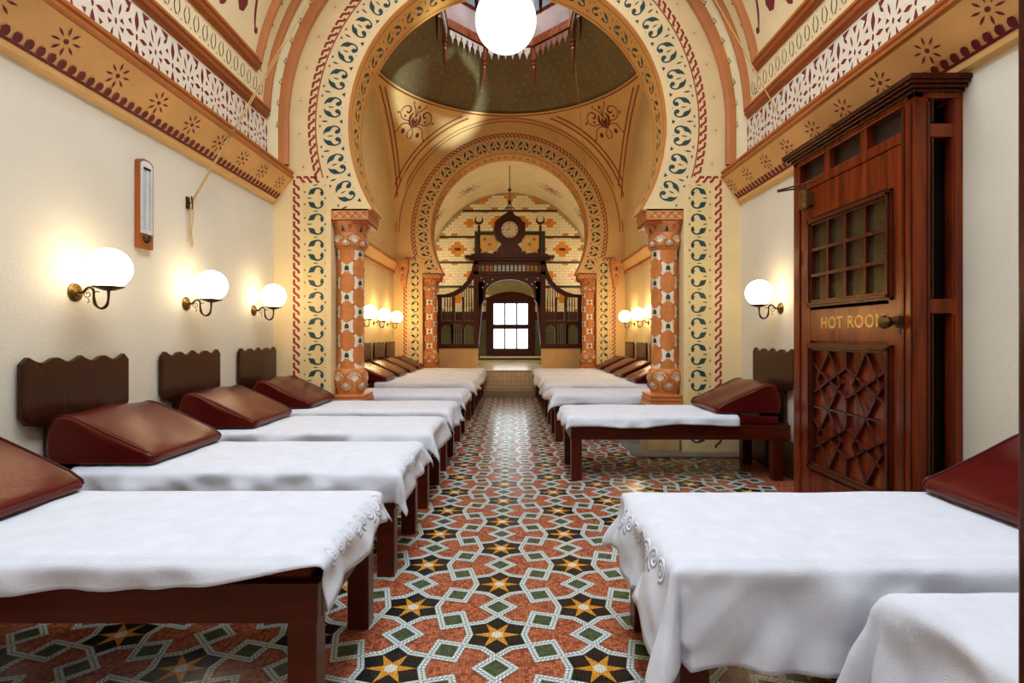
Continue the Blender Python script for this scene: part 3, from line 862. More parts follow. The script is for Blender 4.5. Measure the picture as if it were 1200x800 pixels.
    p.box(X0-.68, X0+.68, 10.10, YE-.1, .45, .462, 1)
    p.build('trim_14', ['riser', 'tile_cream'], kind='structure')
    p = MB(); p.box(X0-.48, X0+.46, 9.60, 10.12, 0.002, .12); p.build('trim_15', ['step'], kind='structure', bevel=.006)
end_bay()

# ------------------------------------------------------------------ columns and corbels
def column(x, y, sg, label, fine_):
    t = thing('column', label, 'column', (x, y, 0), 0, None)
    b = MB()
    b.box(-.20 if sg > 0 else -.10, .10 if sg > 0 else .20, -.16, .17, .012, .45)
    b.build('pedestal', ['pedestal'], t, bevel=.004)
    b = MB()
    for (h, z0, z1, m) in ((.185, .45, .475, 0), (.175, .475, .49, 1), (.18, .49, .51, 0), (.17, .51, .525, 1), (.175, .525, .545, 0)):
        b.box(-h if sg > 0 else -.12, .12 if sg > 0 else h, -h, h, z0, z1, m)
    b.build('plinth', ['terra', 'terra_red'], t)
    # bulb
    prof = [(.125, .545), (.135, .57), (.155, .63), (.166, .69), (.160, .75), (.138, .785), (.126, .79)]
    b = MB(); b.lathe(prof, 28)
    def rad(z, P):
        for k in range(len(P)-1):
            if P[k][1] <= z <= P[k+1][1]:
                f = (z-P[k][1])/(P[k+1][1]-P[k][1]+1e-9); return P[k][0]+(P[k+1][0]-P[k][0])*f
        return P[-1][0]
    def onsurf(P, e=.003): return lambda u, v: ((rad(v, P)+e)*math.cos(u/.15), (rad(v, P)+e)*math.sin(u/.15), v)
    def palmette(b, f, cu, cv, s, up=1):
        for k in range(-3, 4):
            a = k*.42
            b.stroke([(cu, cv-up*.04*s, .004), (cu+math.sin(a)*.045*s, cv+up*(math.cos(a)*.045*s-.01), .006*s+.003), (cu+math.sin(a)*.078*s, cv+up*math.cos(a)*.062*s, .004)], f, 1, 3)
            if k % 2: b.leaf(cu+math.sin(a)*.03*s, cv+up*(math.cos(a)*.02*s), cu+math.sin(a+.2)*.065*s, cv+up*math.cos(a+.2)*.052*s, .012*s, f, 2)
        b.stroke([(cu+.085*s*math.cos(q), cv+.085*s*math.sin(q), .008) for q in [up*(-.5+4.15*j/16) for j in range(17)]], f, 3, 1)
    f = onsurf(prof)
    for k in range(6):
        palmette(b, f, .157*k, .705, .85, 1); palmette(b, f, .157*(k+.5), .63, .7, -1)
    b.build('bulb', ['terra', 'cream_rel', 'teal', 'terra_red'], t)
    # shaft with staggered ovals
    b = MB(); R = .125
    b.lathe([(R, .79), (R, 1.93)], 32, mat=1)
    f = lambda u, v: ((R+.003)*math.cos(u/R), (R+.003)*math.sin(u/R), v)
    pu = 2*PI*R/6; pv = .278
    for i in range(6):
        u = (i+.5)*pu; off = 0 if i % 2 else pv/2
        for j in range(-1, 5):
            v = .92+off+j*pv
            def clampf(a, c): return f(a, min(1.93, max(.79, c)))
            if v-.09 > 1.92 or v+.09 < .79: continue
            w = pu*.60; h = .106
            rws = []
            for q in range(13):
                c = -1+q/6; hw = w*(1-abs(c)**2.5)**.80*.96
                rws.append([clampf(u+hw*(r_/3-1), v+c*h) for r_ in range(7)])
            b.grid(rws, 0, False)
            g = lambda a, c: ((R+.0045)*math.cos(a/R), (R+.0045)*math.sin(a/R), min(1.93, max(.79, c)))
            for sx in (1, -1):
                b.blob(u+sx*.022, v, .0055, g, 3, 5); b.tri((u+sx*.052, v-.07), (u+sx*.068, v-.05), (u+sx*.066, v-.085), g, 3); b.tri((u+sx*.052, v+.07), (u+sx*.068, v+.05), (u+sx*.066, v+.085), g, 3)
            vb = v+pv/2
            if .82 < vb < 1.90:
                b.poly([g(u-.020, vb-.022), g(u+.020, vb-.022), g(u+.022, vb+.002), g(u+.010, vb+.024), g(u-.010, vb+.024), g(u-.022, vb+.002)], 2)
                b.blob(u-.016, vb-.036, .007, g, 0, 5); b.blob(u+.016, vb-.036, .007, g, 0, 5)
    b.build('shaft', ['orange_oval', 'cream_rel', 'teal', 'terra_red'], t)
    # capital
    cp = [(.126, 1.93), (.135, 1.94), (.16, 1.97), (.168, 2.02), (.158, 2.07), (.150, 2.09), (.165, 2.12), (.19, 2.17), (.20, 2.19)]
    b = MB(); b.lathe(cp, 28)
    f = onsurf(cp)
    for k in range(6):
        palmette(b, f, .157*k, 2.02, .7, 1); palmette(b, f, .157*(k+.5), 1.995, .5, -1)
        u = .157*k+.04; b.tri((u, 2.10), (u+.035, 2.10), (u+.018, 2.16), f, 2); b.tri((u+.06, 2.16), (u+.095, 2.16), (u+.075, 2.11), f, 3)
    def bx(h, z0, z1, m): b.box(-h-.02 if sg > 0 else -.12, .12 if sg > 0 else h+.02, -.20 if h > .19 else -.18, .20, z0, z1, m)
    bx(.19, 2.17, 2.20, 3); bx(.205, 2.20, 2.30, 0); bx(.235, 2.285, 2.30, 0)
    for j in range(4):   # twisted cord of the abacus
        x0 = (-.20 if sg > 0 else -.10)+j*.075
        ff = lambda u, v: (u, -.2025, v)
        b.stroke([(x0, 2.215, .006), (x0+.03, 2.235, .010), (x0+.05, 2.26, .010), (x0+.085, 2.272, .006)], ff, 3, 3)
        b.stroke([(x0, 2.272, .004), (x0+.03, 2.255, .006), (x0+.05, 2.235, .006), (x0+.085, 2.215, .004)], ff, 1, 3)
        fs = lambda u, v: ((-.2265 if sg > 0 else .2265), u, v)
        b.stroke([(-.18+j*.085, 2.215, .006), (-.15+j*.085, 2.235, .010), (-.12+j*.085, 2.26, .010), (-.10+j*.085, 2.272, .006)], fs, 3, 3)
    b.build('capital', ['terra', 'cream_rel', 'teal', 'terra_red'], t)
column(X0-1.535, 5.22, -1, 'patterned orange and white column left of the near arch, beside the third red pillow', True)
column(X0+1.535, 5.22, 1, 'patterned orange and white column right of the near arch, before the striped plinth', True)
column(X0-1.535, 10.34, -1, 'small far column at the left of the dark clock screen', False)
column(X0+1.535, 10.34, 1, 'small far column at the right of the dark clock screen', False)

def corbel(x, y, label):
    b = MB()
    sec = [(.11, 2.52), (.11, 2.44), (.095, 2.42), (.085, 2.32), (.06, 2.22), (.055, 2.14), (.03, 2.06), (.012, 2.02)]
    rows = [[(-h, .0, z), (-h, -h*1.9, z), (h, -h*1.9, z), (h, .0, z)] for h, z in sec]
    for k in range(len(rows)-1): b.grid([rows[k], rows[k+1]], 0, False)
    b.poly(rows[0]); b.poly(rows[-1])
    f = lambda u, v: (u, -.182+(.0 if v > 2.3 else .06), v)
    b.blob(0, 2.37, .022, f, 2, 8, .035); b.blob(0, 2.25, .014, lambda u, v: (u, -.15, v), 2, 8, .03)
    b.stroke([(-.06, 2.42, .008), (-.04, 2.36, .01), (0, 2.31, .008), (.04, 2.36, .01), (.06, 2.42, .008)], lambda u, v: (u, -.186, v), 1, 3)
    o = b.build('corbel', ['terra', 'terra_red', 'teal'], loc=(x, y, 0)); tag(o, label, 'corbel')
corbel(X0-2.0, YC, 'carved orange corbel hanging left of the far arch'); corbel(X0+2.0, YC, 'carved orange corbel hanging right of the far arch')

# ------------------------------------------------------------------ carved clock screen
def screen():
    K = 11/625.0; Y = 11.0
    sx = lambda p: (p-599.5)*K; sz = lambda p: 1.1+(394-p)*K
    ox, oz = X0, .45
    T = thing('carved_screen', 'dark carved wooden screen with slatted side wings and arched opening below the clock', 'screen', (ox, Y, oz))
    lx = lambda p: sx(p)-ox; lz = lambda p: sz(p)-oz
    mp = lambda u, v, d: (u, d, v)
    C = 597.2
    for sg in (-1, 1):
        P = lambda d: lx(C+sg*d)     # d = pixels from the centre line
        w = MB()
        w.box(P(79.5), P(84), -.04, .04, lz(408), lz(346))         # outer stile
        w.box(P(36), P(42), -.06, .06, lz(408), lz(303))           # main post
        w.box(P(84), P(36), -.05, .05, lz(408), lz(403))
        w.box(P(80), P(40), -.03, .03, lz(379.5), lz(376))
        w.build('side_frame', ['screenwood'], T, bevel=.004)
        tr = MB()   # sweeping top rail
        up = [(87, 345.5), (76, 345), (66, 342), (57, 336.5), (50, 329), (45, 319), (42, 306)]
        lo = [(40, 314), (41, 324), (47, 334), (55, 342), (66, 348), (87, 349)]
        tr.prism([(P(a), lz(c)) for a, c in up+lo], -.05, .05, mp); tr.build('top_rail', ['screenwood'], T, recalc=True)
        for d in (76.0, 73.0, 70.0, 67.0, 53.5, 50.5, 47.5, 44.5):
            q = MB(); q.lathe([(.010, lz(376)), (.014, lz(365)), (.008, lz(362)), (.014, lz(358)), (.010, lz(348))], 8, mp=lambda x, y, h: (P(d)+x, y, h)); q.build('baluster', ['screenwood'], T)
        for d, z1 in ((56, 340), (53.2, 336), (50.5, 332), (47.7, 328), (45, 324)):
            q = MB(); q.box(P(d)-.009, P(d)+.009, -.012, .012, lz(348), lz(z1)); q.build('baluster', ['screenwood'], T)
        for d in (66.0, 63.3, 60.6, 57.9, 55.2):
            q = MB(); q.lathe([(.010, lz(403)), (.014, lz(395)), (.008, lz(392)), (.014, lz(388)), (.010, lz(379))], 8, mp=lambda x, y, h: (P(d)+x, y, h)); q.build('baluster', ['screenwood'], T)
        mid = MB()
        for d in (67.5, 53.6, 64.5 if False else 67.5): mid.box(P(d)-.012, P(d)+.012, -.03, .03, lz(403), lz(379))
        for d in (65.0, 54.5): mid.box(P(d)-.02, P(d)+.02, -.03, .03, lz(376), lz(348))
        for (a, c) in ((79.5, 68.5), (53, 42.5)):      # little arched heads
            n = 10; cxm = (a+c)/2; hw = (a-c)/2
            out = [(P(a), lz(379)), (P(c), lz(379))]+[(P(cxm-hw*math.cos(PI*k/n)), lz(388-7.5*math.sin(PI*k/n))) for k in range(n+1)]
            mid.prism(out, -.025, .025, mp)
        mid.build('arched_panel', ['screenwood'], T)
        # slanting brace beside the opening
        br = MB(); br.prism([(P(36), lz(330)), (P(30), lz(330)), (P(31), lz(350)), (P(36), lz(400))], -.03, .03, mp); br.build('brace', ['screenwood'], T)
        bb = MB(); bb.box(P(37), P(82.5), -.03, .05, 0.0, lz(408)); bb.build('base_board', ['beige'], T, bevel=.004)
        # crescent finial
        cr = MB(); n = 20; cu, cv = P(36), lz(258); ro = 5.2*K
        cr.tube([(P(36), 0, lz(300)), (P(36), 0, lz(264))], .026, 8)
        outer = [(cu+ro*math.cos(a), cv+ro*math.sin(a)) for a in [math.radians(125+290*k/n) for k in range(n+1)]]
        inner = [(cu+ro*.70*math.cos(a), cv+.028+ro*.76*math.sin(a)) for a in [math.radians(415-290*k/n) for k in range(n+1)]]
        cr.prism(outer+inner, -.015, .015, mp)
        cr.build('crescent_finial', ['screenwood'], T)
        # yellow glass panel with rosettes
        gp = MB()
        px0, px1 = (34.5, 14)
        gp.prism([(P(px0), lz(275)), (P(px1), lz(275)), (P(px1), lz(294)), (P(px0-3), lz(294)), (P(px0), lz(290))], .03, .04, mp, 0)
        ff = lambda u, v: (u, .026, v)
        for (d, zc_) in ((29, 280), (23.5, 286)):
            for j in range(7): gp.blob(P(d)+.055*math.cos(j*.9), lz(zc_)+.055*math.sin(j*.9), .014, ff, 1, 6)
            gp.blob(P(d), lz(zc_), .026, ff, 2, 8)
        gp.build('painted_panel', ['gold_glass', 'gold_relief', 'tile_crimson'], T)
        fr = MB(); fr.prism([(P(36), lz(299)), (P(36), lz(292)), (P(30), lz(296)), (P(22), lz(296.5)), (P(16), lz(294)), (P(12), lz(299))], -.02, .03, mp)
        for d, zz in ((32.5, 295.5), (20, 297)): fr.blob(P(d), lz(zz), .018, lambda u, v: (u, -.022, v), 1, 8)
        fr.build('fretwork', ['screenwood', 'cream_rel'], T)
    P = lambda d: lx(C+d)
    en = MB()
    en.box(P(-52), P(52), -.16, .12, lz(303), lz(300)); en.box(P(-47), P(47), -.12, .10, lz(306), lz(303)); en.box(P(-45), P(45), -.09, .09, lz(300), lz(298))
    en.box(P(-42), P(42), -.06, .06, lz(310.5), lz(306))
    en.box(P(-42), P(42), -.06, .06, lz(322), lz(318))
    en.build('entablature', ['screenwood'], T, bevel=.004)
    for k in range(17):
        d = -38+k*4.75*38/38*1.0
        q = MB(); q.lathe([(.012, lz(318)), (.018, lz(315)), (.010, lz(314)), (.018, lz(312.5)), (.012, lz(310.5))], 8, mp=lambda x, y, h: (P(d)+x, y-.03, h)); q.build('spindle', ['screenwood'], T)
        if k < 16:
            g = MB(); g.box(P(d)+.018, P(d+4.75)-.018, .0, .008, lz(318), lz(310.5))
            g.build('glass_pane', ['white_glass' if 3 < k < 12 else 'amber_glass'], T)
    sp = MB(); n = 20
    arc_ = [(27*math.cos(PI*k/n), 344-17*math.sin(PI*k/n)) for k in range(n+1)]
    for sg in (-1, 1):
        half = [(36, 322), (0, 322), (0, 327.5)]+[(a, c) for a, c in arc_[::-1] if a > 0.5][:]
        half = [(36, 322), (0, 322)]+[(x, 344-16.5*math.sqrt(max(0, 1-(x/28.0)**2))) for x in (0, 4, 8, 12, 16, 20, 23, 25.5, 27.3, 28)]+[(29, 352), (36, 360)]
        sp.prism([(P(sg*a), lz(c)) for a, c in half], -.03, .03, mp)
        for (a, c) in ((30, 330), (26, 333), (31.5, 337), (20, 327.5), (33, 326)):
            sp.blob(P(sg*a), lz(c), .014, lambda u, v: (u, -.032, v), 1, 6)
    sp.build('arch_spandrel', ['screenwood', 'cream_rel'], T)
    # clock: a thing of its own standing on the cornice
    ck = thing('clock', 'round white-faced clock in lobed dark wooden case on top of the carved screen', 'clock', (sx(C), Y, sz(298)))
    kz = lambda p: sz(p)-sz(298)
    body = MB(); pts = []
    cz_ = kz(270)
    for k in range(97):
        a = math.radians(-62+304*k/96)
        r = (18.0+1.0*abs(math.sin(a*5.5)))*K
        if 70 < math.degrees(a) < 110: r += (1-abs(math.degrees(a)-90)/20)*4*K
        pts.append((r*math.cos(a), cz_+r*math.sin(a)))
    pts += [(-10.5*K, kz(288)), (-14*K, kz(292)), (-15*K, 0), (15*K, 0), (14*K, kz(292)), (10.5*K, kz(288))]
    body.prism(pts, -.07, .05, mp)
    for k in range(1):
        body.lathe([(11.2*K, -.075), (11.2*K, -.10), (9.6*K, -.10), (9.6*K, -.085)], 40, mp=lambda x, y, h: (x, h, cz_+y))
    for sg in (-1, 1):
        body.stroke([(sg*(7*K+math.cos(t)*(.015+.0065*t)), kz(293)+math.sin(t)*(.015+.0065*t), .014) for t in [j*.5 for j in range(14)]], lambda u, v: (u, -.0725, v), 1, 1)
    cs = body.build('case', ['screenwood', 'mahog'], ck)
    dl = MB(); dl.lathe([(0.001, -.088), (9.6*K, -.088)], 40, mp=lambda x, y, h: (x, h, cz_+y))
    for k in range(12):
        a = k*PI/6; r0, r1_ = 7.0*K, 8.6*K
        f = lambda u, v: (u, -.0895, cz_+v)
        dl.stroke([(r0*math.sin(a), r0*math.cos(a), .016 if k % 3 else .024), (r1_*math.sin(a), r1_*math.cos(a), .016 if k % 3 else .024)], f, 1, 1)
    dl.build('dial', ['dial', 'black'], ck)
    for (ang, ln, w_) in ((-4, 6.8*K, .012), (268, 4.6*K, .016)):
        h = MB(); a = math.radians(ang)
        h.stroke([(0, 0, w_), (ln*math.sin(a), ln*math.cos(a), w_*.6)], lambda u, v: (u, -.092, cz_+v), 0, 1); h.build('hand', ['black'], ck)
    fn = MB(); 
    fn.prism([(-2*K, kz(252)), (2*K, kz(252)), (1.2*K, kz(247)), (-1.2*K, kz(247))], -.03, .03, mp)
    for (a, c, r) in ((-3.4, 245, 2.3), (3.4, 245, 2.3), (0, 241.3, 2.5)):
        n = 14
        for k in range(n):
            t0, t1 = 2*PI*k/n, 2*PI*(k+1)/n
            ri, ro = (r-1.1)*K, r*K
            q = [(a*K+ro*math.cos(t0), kz(c)+ro*math.sin(t0)), (a*K+ro*math.cos(t1), kz(c)+ro*math.sin(t1)), (a*K+ri*math.cos(t1), kz(c)+ri*math.sin(t1)), (a*K+ri*math.cos(t0), kz(c)+ri*math.sin(t0))]
            fn.prism(q, -.02, .02, mp)
    fn.build('finial', ['screenwood'], ck)
screen()

def cyl_between(b, p, q, r, n=8): b.tube([p, q], r, n)
def pendant():
    t = thing('pendant_rod', 'thin dark rod with small finial hanging above the clock', 'pendant rod', (X0, 10.75, 3.75))
    b = MB(); b.tube([(0, 0, .1), (0, 0, 0.79)], .008, 6); b.build('rod', ['black'], t)
    b = MB(); b.lathe([(.001, 0), (.03, .02), (.04, .05), (.03, .08), (.012, .1)], 10); b.build('finial', ['black'], t); b = MB(); b.lathe([(.008, .26), (.05, .30), (.008, .34)], 10); b.build('knop', ['black'], t)
pendant()

# ------------------------------------------------------------------ hot room door porch
def porch():
    D = thing('door_1', 'tall dark mahogany door porch lettered HOT ROOM on the right wall', None, (1.924, 0, 0), kind='structure')
    ox = 1.924; wx = X0+HW-ox           # distance to the wall
    yn, yf = 2.55, 3.64
    b = MB()
    b.box(0, .07, yn, yn+.075, 0, 2.24)              # near corner post
    b.box(0, .07, yf-.075, yf, 0, 2.24)
    b.box(wx-.05, wx, yn, yn+.05, 0, 2.24)
    b.box(wx-.05, wx, yf-.05, yf, 0, 2.24)
    b.box(0, .05, yn, yf, 2.232, 2.28); b.box(0.003, .05, yn+.07, yf-.07, 2.055, 2.112)
    for y in (2.925, 3.265): b.box(.004, .05, y-.028, y+.028, 2.11, 2.24)
    b.box(0, wx, yn, yn+.045, 2.24, 2.29); b.box(0, wx, yf-.045, yf, 2.24, 2.29)
    for z0, z1 in ((2.055, 2.12), (1.21, 1.28), (0, .12)): b.box(.05, wx-.04, yn+.004, yn+.045, z0, z1)
    b.build('frame', ['mahog'], D, bevel=.004)
    # small raised mouldings on the post
    b = MB()
    for x in (.062,): b.box(x, x+.012, yn-.006, yn+.001, 0, 2.22)
    b.box(-.006, .001, yn+.060, yn+.076, 0, 2.22); b.box(-.006, .001, yn+.012, yn+.02, 0, 2.22)
    for z0, z1 in ((2.125, 2.236), (1.285, 2.05), (.12, 1.205)):
        b.box(.086, .092, yn-.002, yn+.02, z0, z1); b.box(wx-.047, wx-.041, yn-.002, yn+.02, z0, z1)
    b.build('bead', ['mahog_edge'], D)
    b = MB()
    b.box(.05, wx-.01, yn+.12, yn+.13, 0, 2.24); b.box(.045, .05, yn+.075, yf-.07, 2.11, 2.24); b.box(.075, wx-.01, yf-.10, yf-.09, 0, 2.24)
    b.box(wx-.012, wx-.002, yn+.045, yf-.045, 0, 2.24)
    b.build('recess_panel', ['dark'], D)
    # cornice round three sides
    b = MB()
    for k, (o, z0, z1) in enumerate(((.012, 2.265, 2.28), (.03, 2.28, 2.295), (.045, 2.295, 2.31), (.055, 2.31, 2.335))):
        b.box(-o, wx, yn-o, yf+o, z0, z1)
    b.build('cornice', ['mahog_dark'], D, bevel=.003)
    b = MB(); b.tube([(-.066, 2.62, 2.322), (-.066, 3.3, 2.322)], .004, 6); b.box(-.072, -.055, 3.08, 3.12, 2.312, 2.330); b.build('brass_bolt', ['brass'], D)
    # leaf
    y0, y1 = 2.63, 3.555
    lf = MB()
    z = [(0.01, .235), (1.07, 1.27), (1.86, 2.052)]
    for z0, z1 in z: lf.box(.008, .045, y0+.10, y1-.10, z0, z1)
    lf.box(.006, .045, y0, y0+.105, .01, 2.052); lf.box(.006, .045, y1-.105, y1, .01, 2.052)
    lf.box(.025, .040, y0+.1, y1-.1, .23, 1.08)          # lower panel
    leaf = lf.build('door_leaf', ['mahog'], D, bevel=.003)
    # bolection mouldings
    for (z0, z1, nm) in ((1.285, 1.850, 'glazing_moulding'), (.25, 1.056, 'panel_moulding')):
        m = MB(); a, c = 2.695, 3.46
        for t, (w_, dd) in enumerate(((.0, .012), (.014, .024), (.030, .014))):
            i0, i1 = w_, w_+.016
            m.box(-dd+.006, .03, a+i0, a+i1, z0+i0, z1-i0); m.box(-dd+.006, .03, c-i1, c-i0, z0+i0, z1-i0)
            m.box(-dd+.006, .03, a+i0, c-i0, z0+i0, z0+i1); m.box(-dd+.006, .03, a+i0, c-i0, z1-i1, z1-i0)
        m.build(nm, ['mahog_edge'], leaf, bevel=.002)
    g = MB(); g.box(.020, .026, 2.735, 3.42, 1.325, 1.81); g.build('door_glass', ['glass_dark'], leaf)
    m = MB()
    for k in range(1, 4): yy = 2.735+k*.685/4; m.box(-.002, .03, yy-.011, yy+.011, 1.325, 1.81)
    for k in range(1, 3): zz = 1.325+k*.485/3; m.box(-.006, .03, 2.735, 3.42, zz-.010, zz+.010)
    m.build('glazing_bar', ['mahog_edge'], leaf)
    # geometric lattice on the lower panel (u from far side to near side, v downward)
    m = MB(); ya, yb, za, zb = 3.415, 2.74, 1.01, .296
    P = lambda u, v: Vector((.0, ya+(yb-ya)*u, za+(zb-za)*v))
    segs = [((.25, .0), (.07, .25)), ((.25, .0), (.42, .26)), ((.5, .0), (.5, .13)), ((.5, .13), (0, .38)), ((0, .12), (.5, .378)), ((.42, .26), (.07, .74)), ((0, .5), (.5, .5)), ((.5, .378), (.5, .5))]
    allseg = []
    for (a, c) in segs:
        for mu in (0, 1):
            for mv in (0, 1):
                f = lambda p: (1-p[0] if mu else p[0], 1-p[1] if mv else p[1])
                q = tuple(sorted((f(a), f(c))))
                if q not in allseg: allseg.append(q)
    for (a, c) in allseg:
        p, q = P(*a), P(*c); d = (q-p).normalized(); nn = Vector((1, 0, 0)).cross(d)*.009
        p = p-d*.006; q = q+d*.006
        o = Vector((.026, 0, 0)); i = Vector((.004, 0, 0))
        A_ = [p+nn+o, p-nn+o, p-nn*.55+i, p+nn*.55+i]; B_ = [q+nn+o, q-nn+o, q-nn*.55+i, q+nn*.55+i]
        m.grid([A_, B_], 0, False, close_u=True); m.poly(A_[::-1]); m.poly(B_)
    m.build('lattice', ['mahog_edge'], leaf)
    # lettering
    cu = bpy.data.curves.new('lettering', 'FONT'); cu.body = 'HOT ROOM'; cu.size = .098; cu.extrude = .0008; cu.space_character = 1.12; cu.align_x = 'LEFT'
    cu.offset = 0.0012
    to = bpy.data.objects.new('tmp', cu); COL.objects.link(to)
    dg = bpy.context.evaluated_depsgraph_get(); me = bpy.data.meshes.new_from_object(to.evaluated_get(dg)); bpy.data.objects.remove(to)
    me.materials.clear(); me.materials.append(M['gold'])
    o = bpy.data.objects.new('lettering', me); COL.objects.link(o); o.parent = leaf
    o.rotation_euler = (PI/2, 0, -PI/2); o.location = (.0065, 3.33, 1.150)
    # knob
    k = MB(); yk, zk = 2.672, 1.172
    k.lathe([(.001, .006), (.030, .004), (.030, -.004), (.012, -.010), (.012, -.028), (.028, -.034)], 16, mp=lambda x, y, h: (h, yk+x, zk+y))
    k.lathe([(.012, -.028), (.030, -.040), (.036, -.056), (.030, -.072), (.012, -.082), (.001, -.083)], 8, mp=lambda x, y, h: (h, yk+x, zk+y), smooth=False)
    k.build('door_knob', ['brass'], leaf)
    k = MB(); k.box(-.004, .004, 2.618, 2.645, 1.11, 1.21); k.build('lock_plate', ['black'], D)
    for zz in (1.62, .42):
        h = MB(); h.tube([(-.004, 3.56, zz-.05), (-.004, 3.56, zz+.05)], .006, 8); h.build('hinge', ['brass'], D)
    # door closer
    c = MB()
    c.tube([(-.035, 3.44, 1.925), (-.035, 3.44, 2.035)], .034, 14); c.box(-.035, .008, 3.40, 3.48, 1.94, 2.02); c.tube([(-.035, 3.44, 1.915), (-.035, 3.44, 1.925)], .022, 12)
    cb = c.build('closer_body', ['brass'], D)
    c = MB(); c.tube([(-.035, 3.44, 2.035), (-.035, 3.44, 2.07)], .008, 8); c.tube([(-.035, 3.44, 2.06), (-.14, 3.55, 2.065), (-.15, 3.56, 2.065)], .006, 6); c.tube([(-.15, 3.56, 2.072), (.0, 3.38, 2.085)], .006, 6)
    c.build('closer_arm', ['brass_dark'], D)
porch()
# near door post at the right edge of the view
b = MB(); b.box(.568, .70, .50, .60, 0, 3.2); b.box(.574, .69, .49, .60, 0, 3.2); b.build('door_2', ['mahog_edge'], kind='structure', bevel=.004)

# ------------------------------------------------------------------ beds
LB = 1.71
def make_bed():
    t = thing('day_bed', 'x', 'bed', (0, 0, 0))
    for s in (-1, 1):
        b = MB(); b.box(.04, LB, s*.31, s*.272, .315, .425); b.build('side_rail', ['bedwood'], t, bevel=.004)
    for x in (.04, LB-.04):
        b = MB(); b.box(x, x+.04, -.271, .271, .315, .425); b.build('end_rail', ['bedwood'], t, bevel=.003)
    for x0 in (.09, LB-.085):
        for s in (-1, 1):
            b = MB(); b.box(x0, x0+.08, s*.305, s*.23, 0.002, .315); b.build('leg', ['bedwood'], t, bevel=.004)
    b = MB(); b.box(.10, LB-.02, -.27, .27, .36, .424); b.build('slat_base', ['bedwood'], t)
    b = MB(); b.box(.12, LB-.02, -.295, .295, .426, .492); b.build('mattress', ['leather'], t, bevel=.014)
    pts = []
    zt = 1.0
    n = 48
    for k in range(n+1):
        ph = 4.0*k/n; i = min(3, int(ph)); f = ph-i
        if i % 2: f = 1-f                     # f = 0 at a pointed peak, 1 at a rounded one
        dd = math.sin(PI*f) if f < .5 else (1-math.cos(2*PI*f))/2
        pts.append((.300-.60*k/n, zt+.004-.026*dd-.006*f))
    pts = [(.335, zt-.028)]+pts+[(-.335, zt-.028)]
    out = pts+[(-.335, .73), (-.30, .69), (-.20, .67), (-.20, .44), (-.25, .40), (-.25, .32), (.25, .32), (.25, .40), (.20, .44), (.20, .67), (.30, .69), (.335, .73)]
    b = MB(); b.prism(out, .012, .038, lambda u, v, d: (d, u, v)); b.build('headboard', ['headwood'], t, recalc=True, bevel=.003)
    return t
def make_pillow():
    t = thing('wedge_pillow', 'x', 'pillow', (0, 0, 0))
    # side profile (x from the wall, z above the bed), rounded
    prof = [(.115, .0), (.10, .06), (.105, .14), (.125, .195), (.155, .222), (.20, .225), (.26, .205), (.38, .15), (.50, .092), (.575, .055), (.598, .035), (.60, .015), (.588, .0)]
    P = smooth_pts(prof, 3)
    W = .30; b = MB(); rows = []
    ys = [-1, -.985, -.94, -.85, -.6, -.3, 0, .3, .6, .85, .94, .985, 1]
    ins = [.030, .014, .004, 0, 0, 0, 0, 0, 0, 0, .004, .014, .030]
    cx, cz = .32, .09
    for y, i_ in zip(ys, ins):
        r = []
        for (x, z) in P:
            dx, dz = cx-x, cz-z; l = math.hypot(dx, dz)
            puff = .008*math.cos(y*PI/2)*(1 if z > .03 else 0)
            q = i_-puff
            nx, nz = x+dx/l*q, max(0.0, z+dz/l*q)
            r.append((nx, y*W*(1+.012*math.sin(x*9)), nz+.006*math.sin(y*5+x*7)*(1 if z > .06 else 0)))
        rows.append(r)
    b.grid(rows, 0, True, close_u=True); b.poly(rows[0], 0); b.poly(rows[-1], 0)
    b.build('cushion', ['leather'], t, recalc=True)
    for s in (-1, 1):
        row = rows[2] if s < 0 else rows[-3]
        m = MB(); m.tube([(x, y*1.008, z+.001) for x, y, z in row[10:len(row)-4]], .0035, 6); m.build('piping', ['piping'], t)
    return t
def spiral(mp, b, u0, v0, r, mat, turns=2.2, dirn=1):
    P = []
    for k in range(26):
        t = k/25; a = turns*2*PI*t*dirn; rr = r*(1-.86*t)
        P.append((u0+rr*math.cos(a), v0+rr*math.sin(a), .012*(1-.3*t)))
    b.stroke(P, mp, mat, 1)
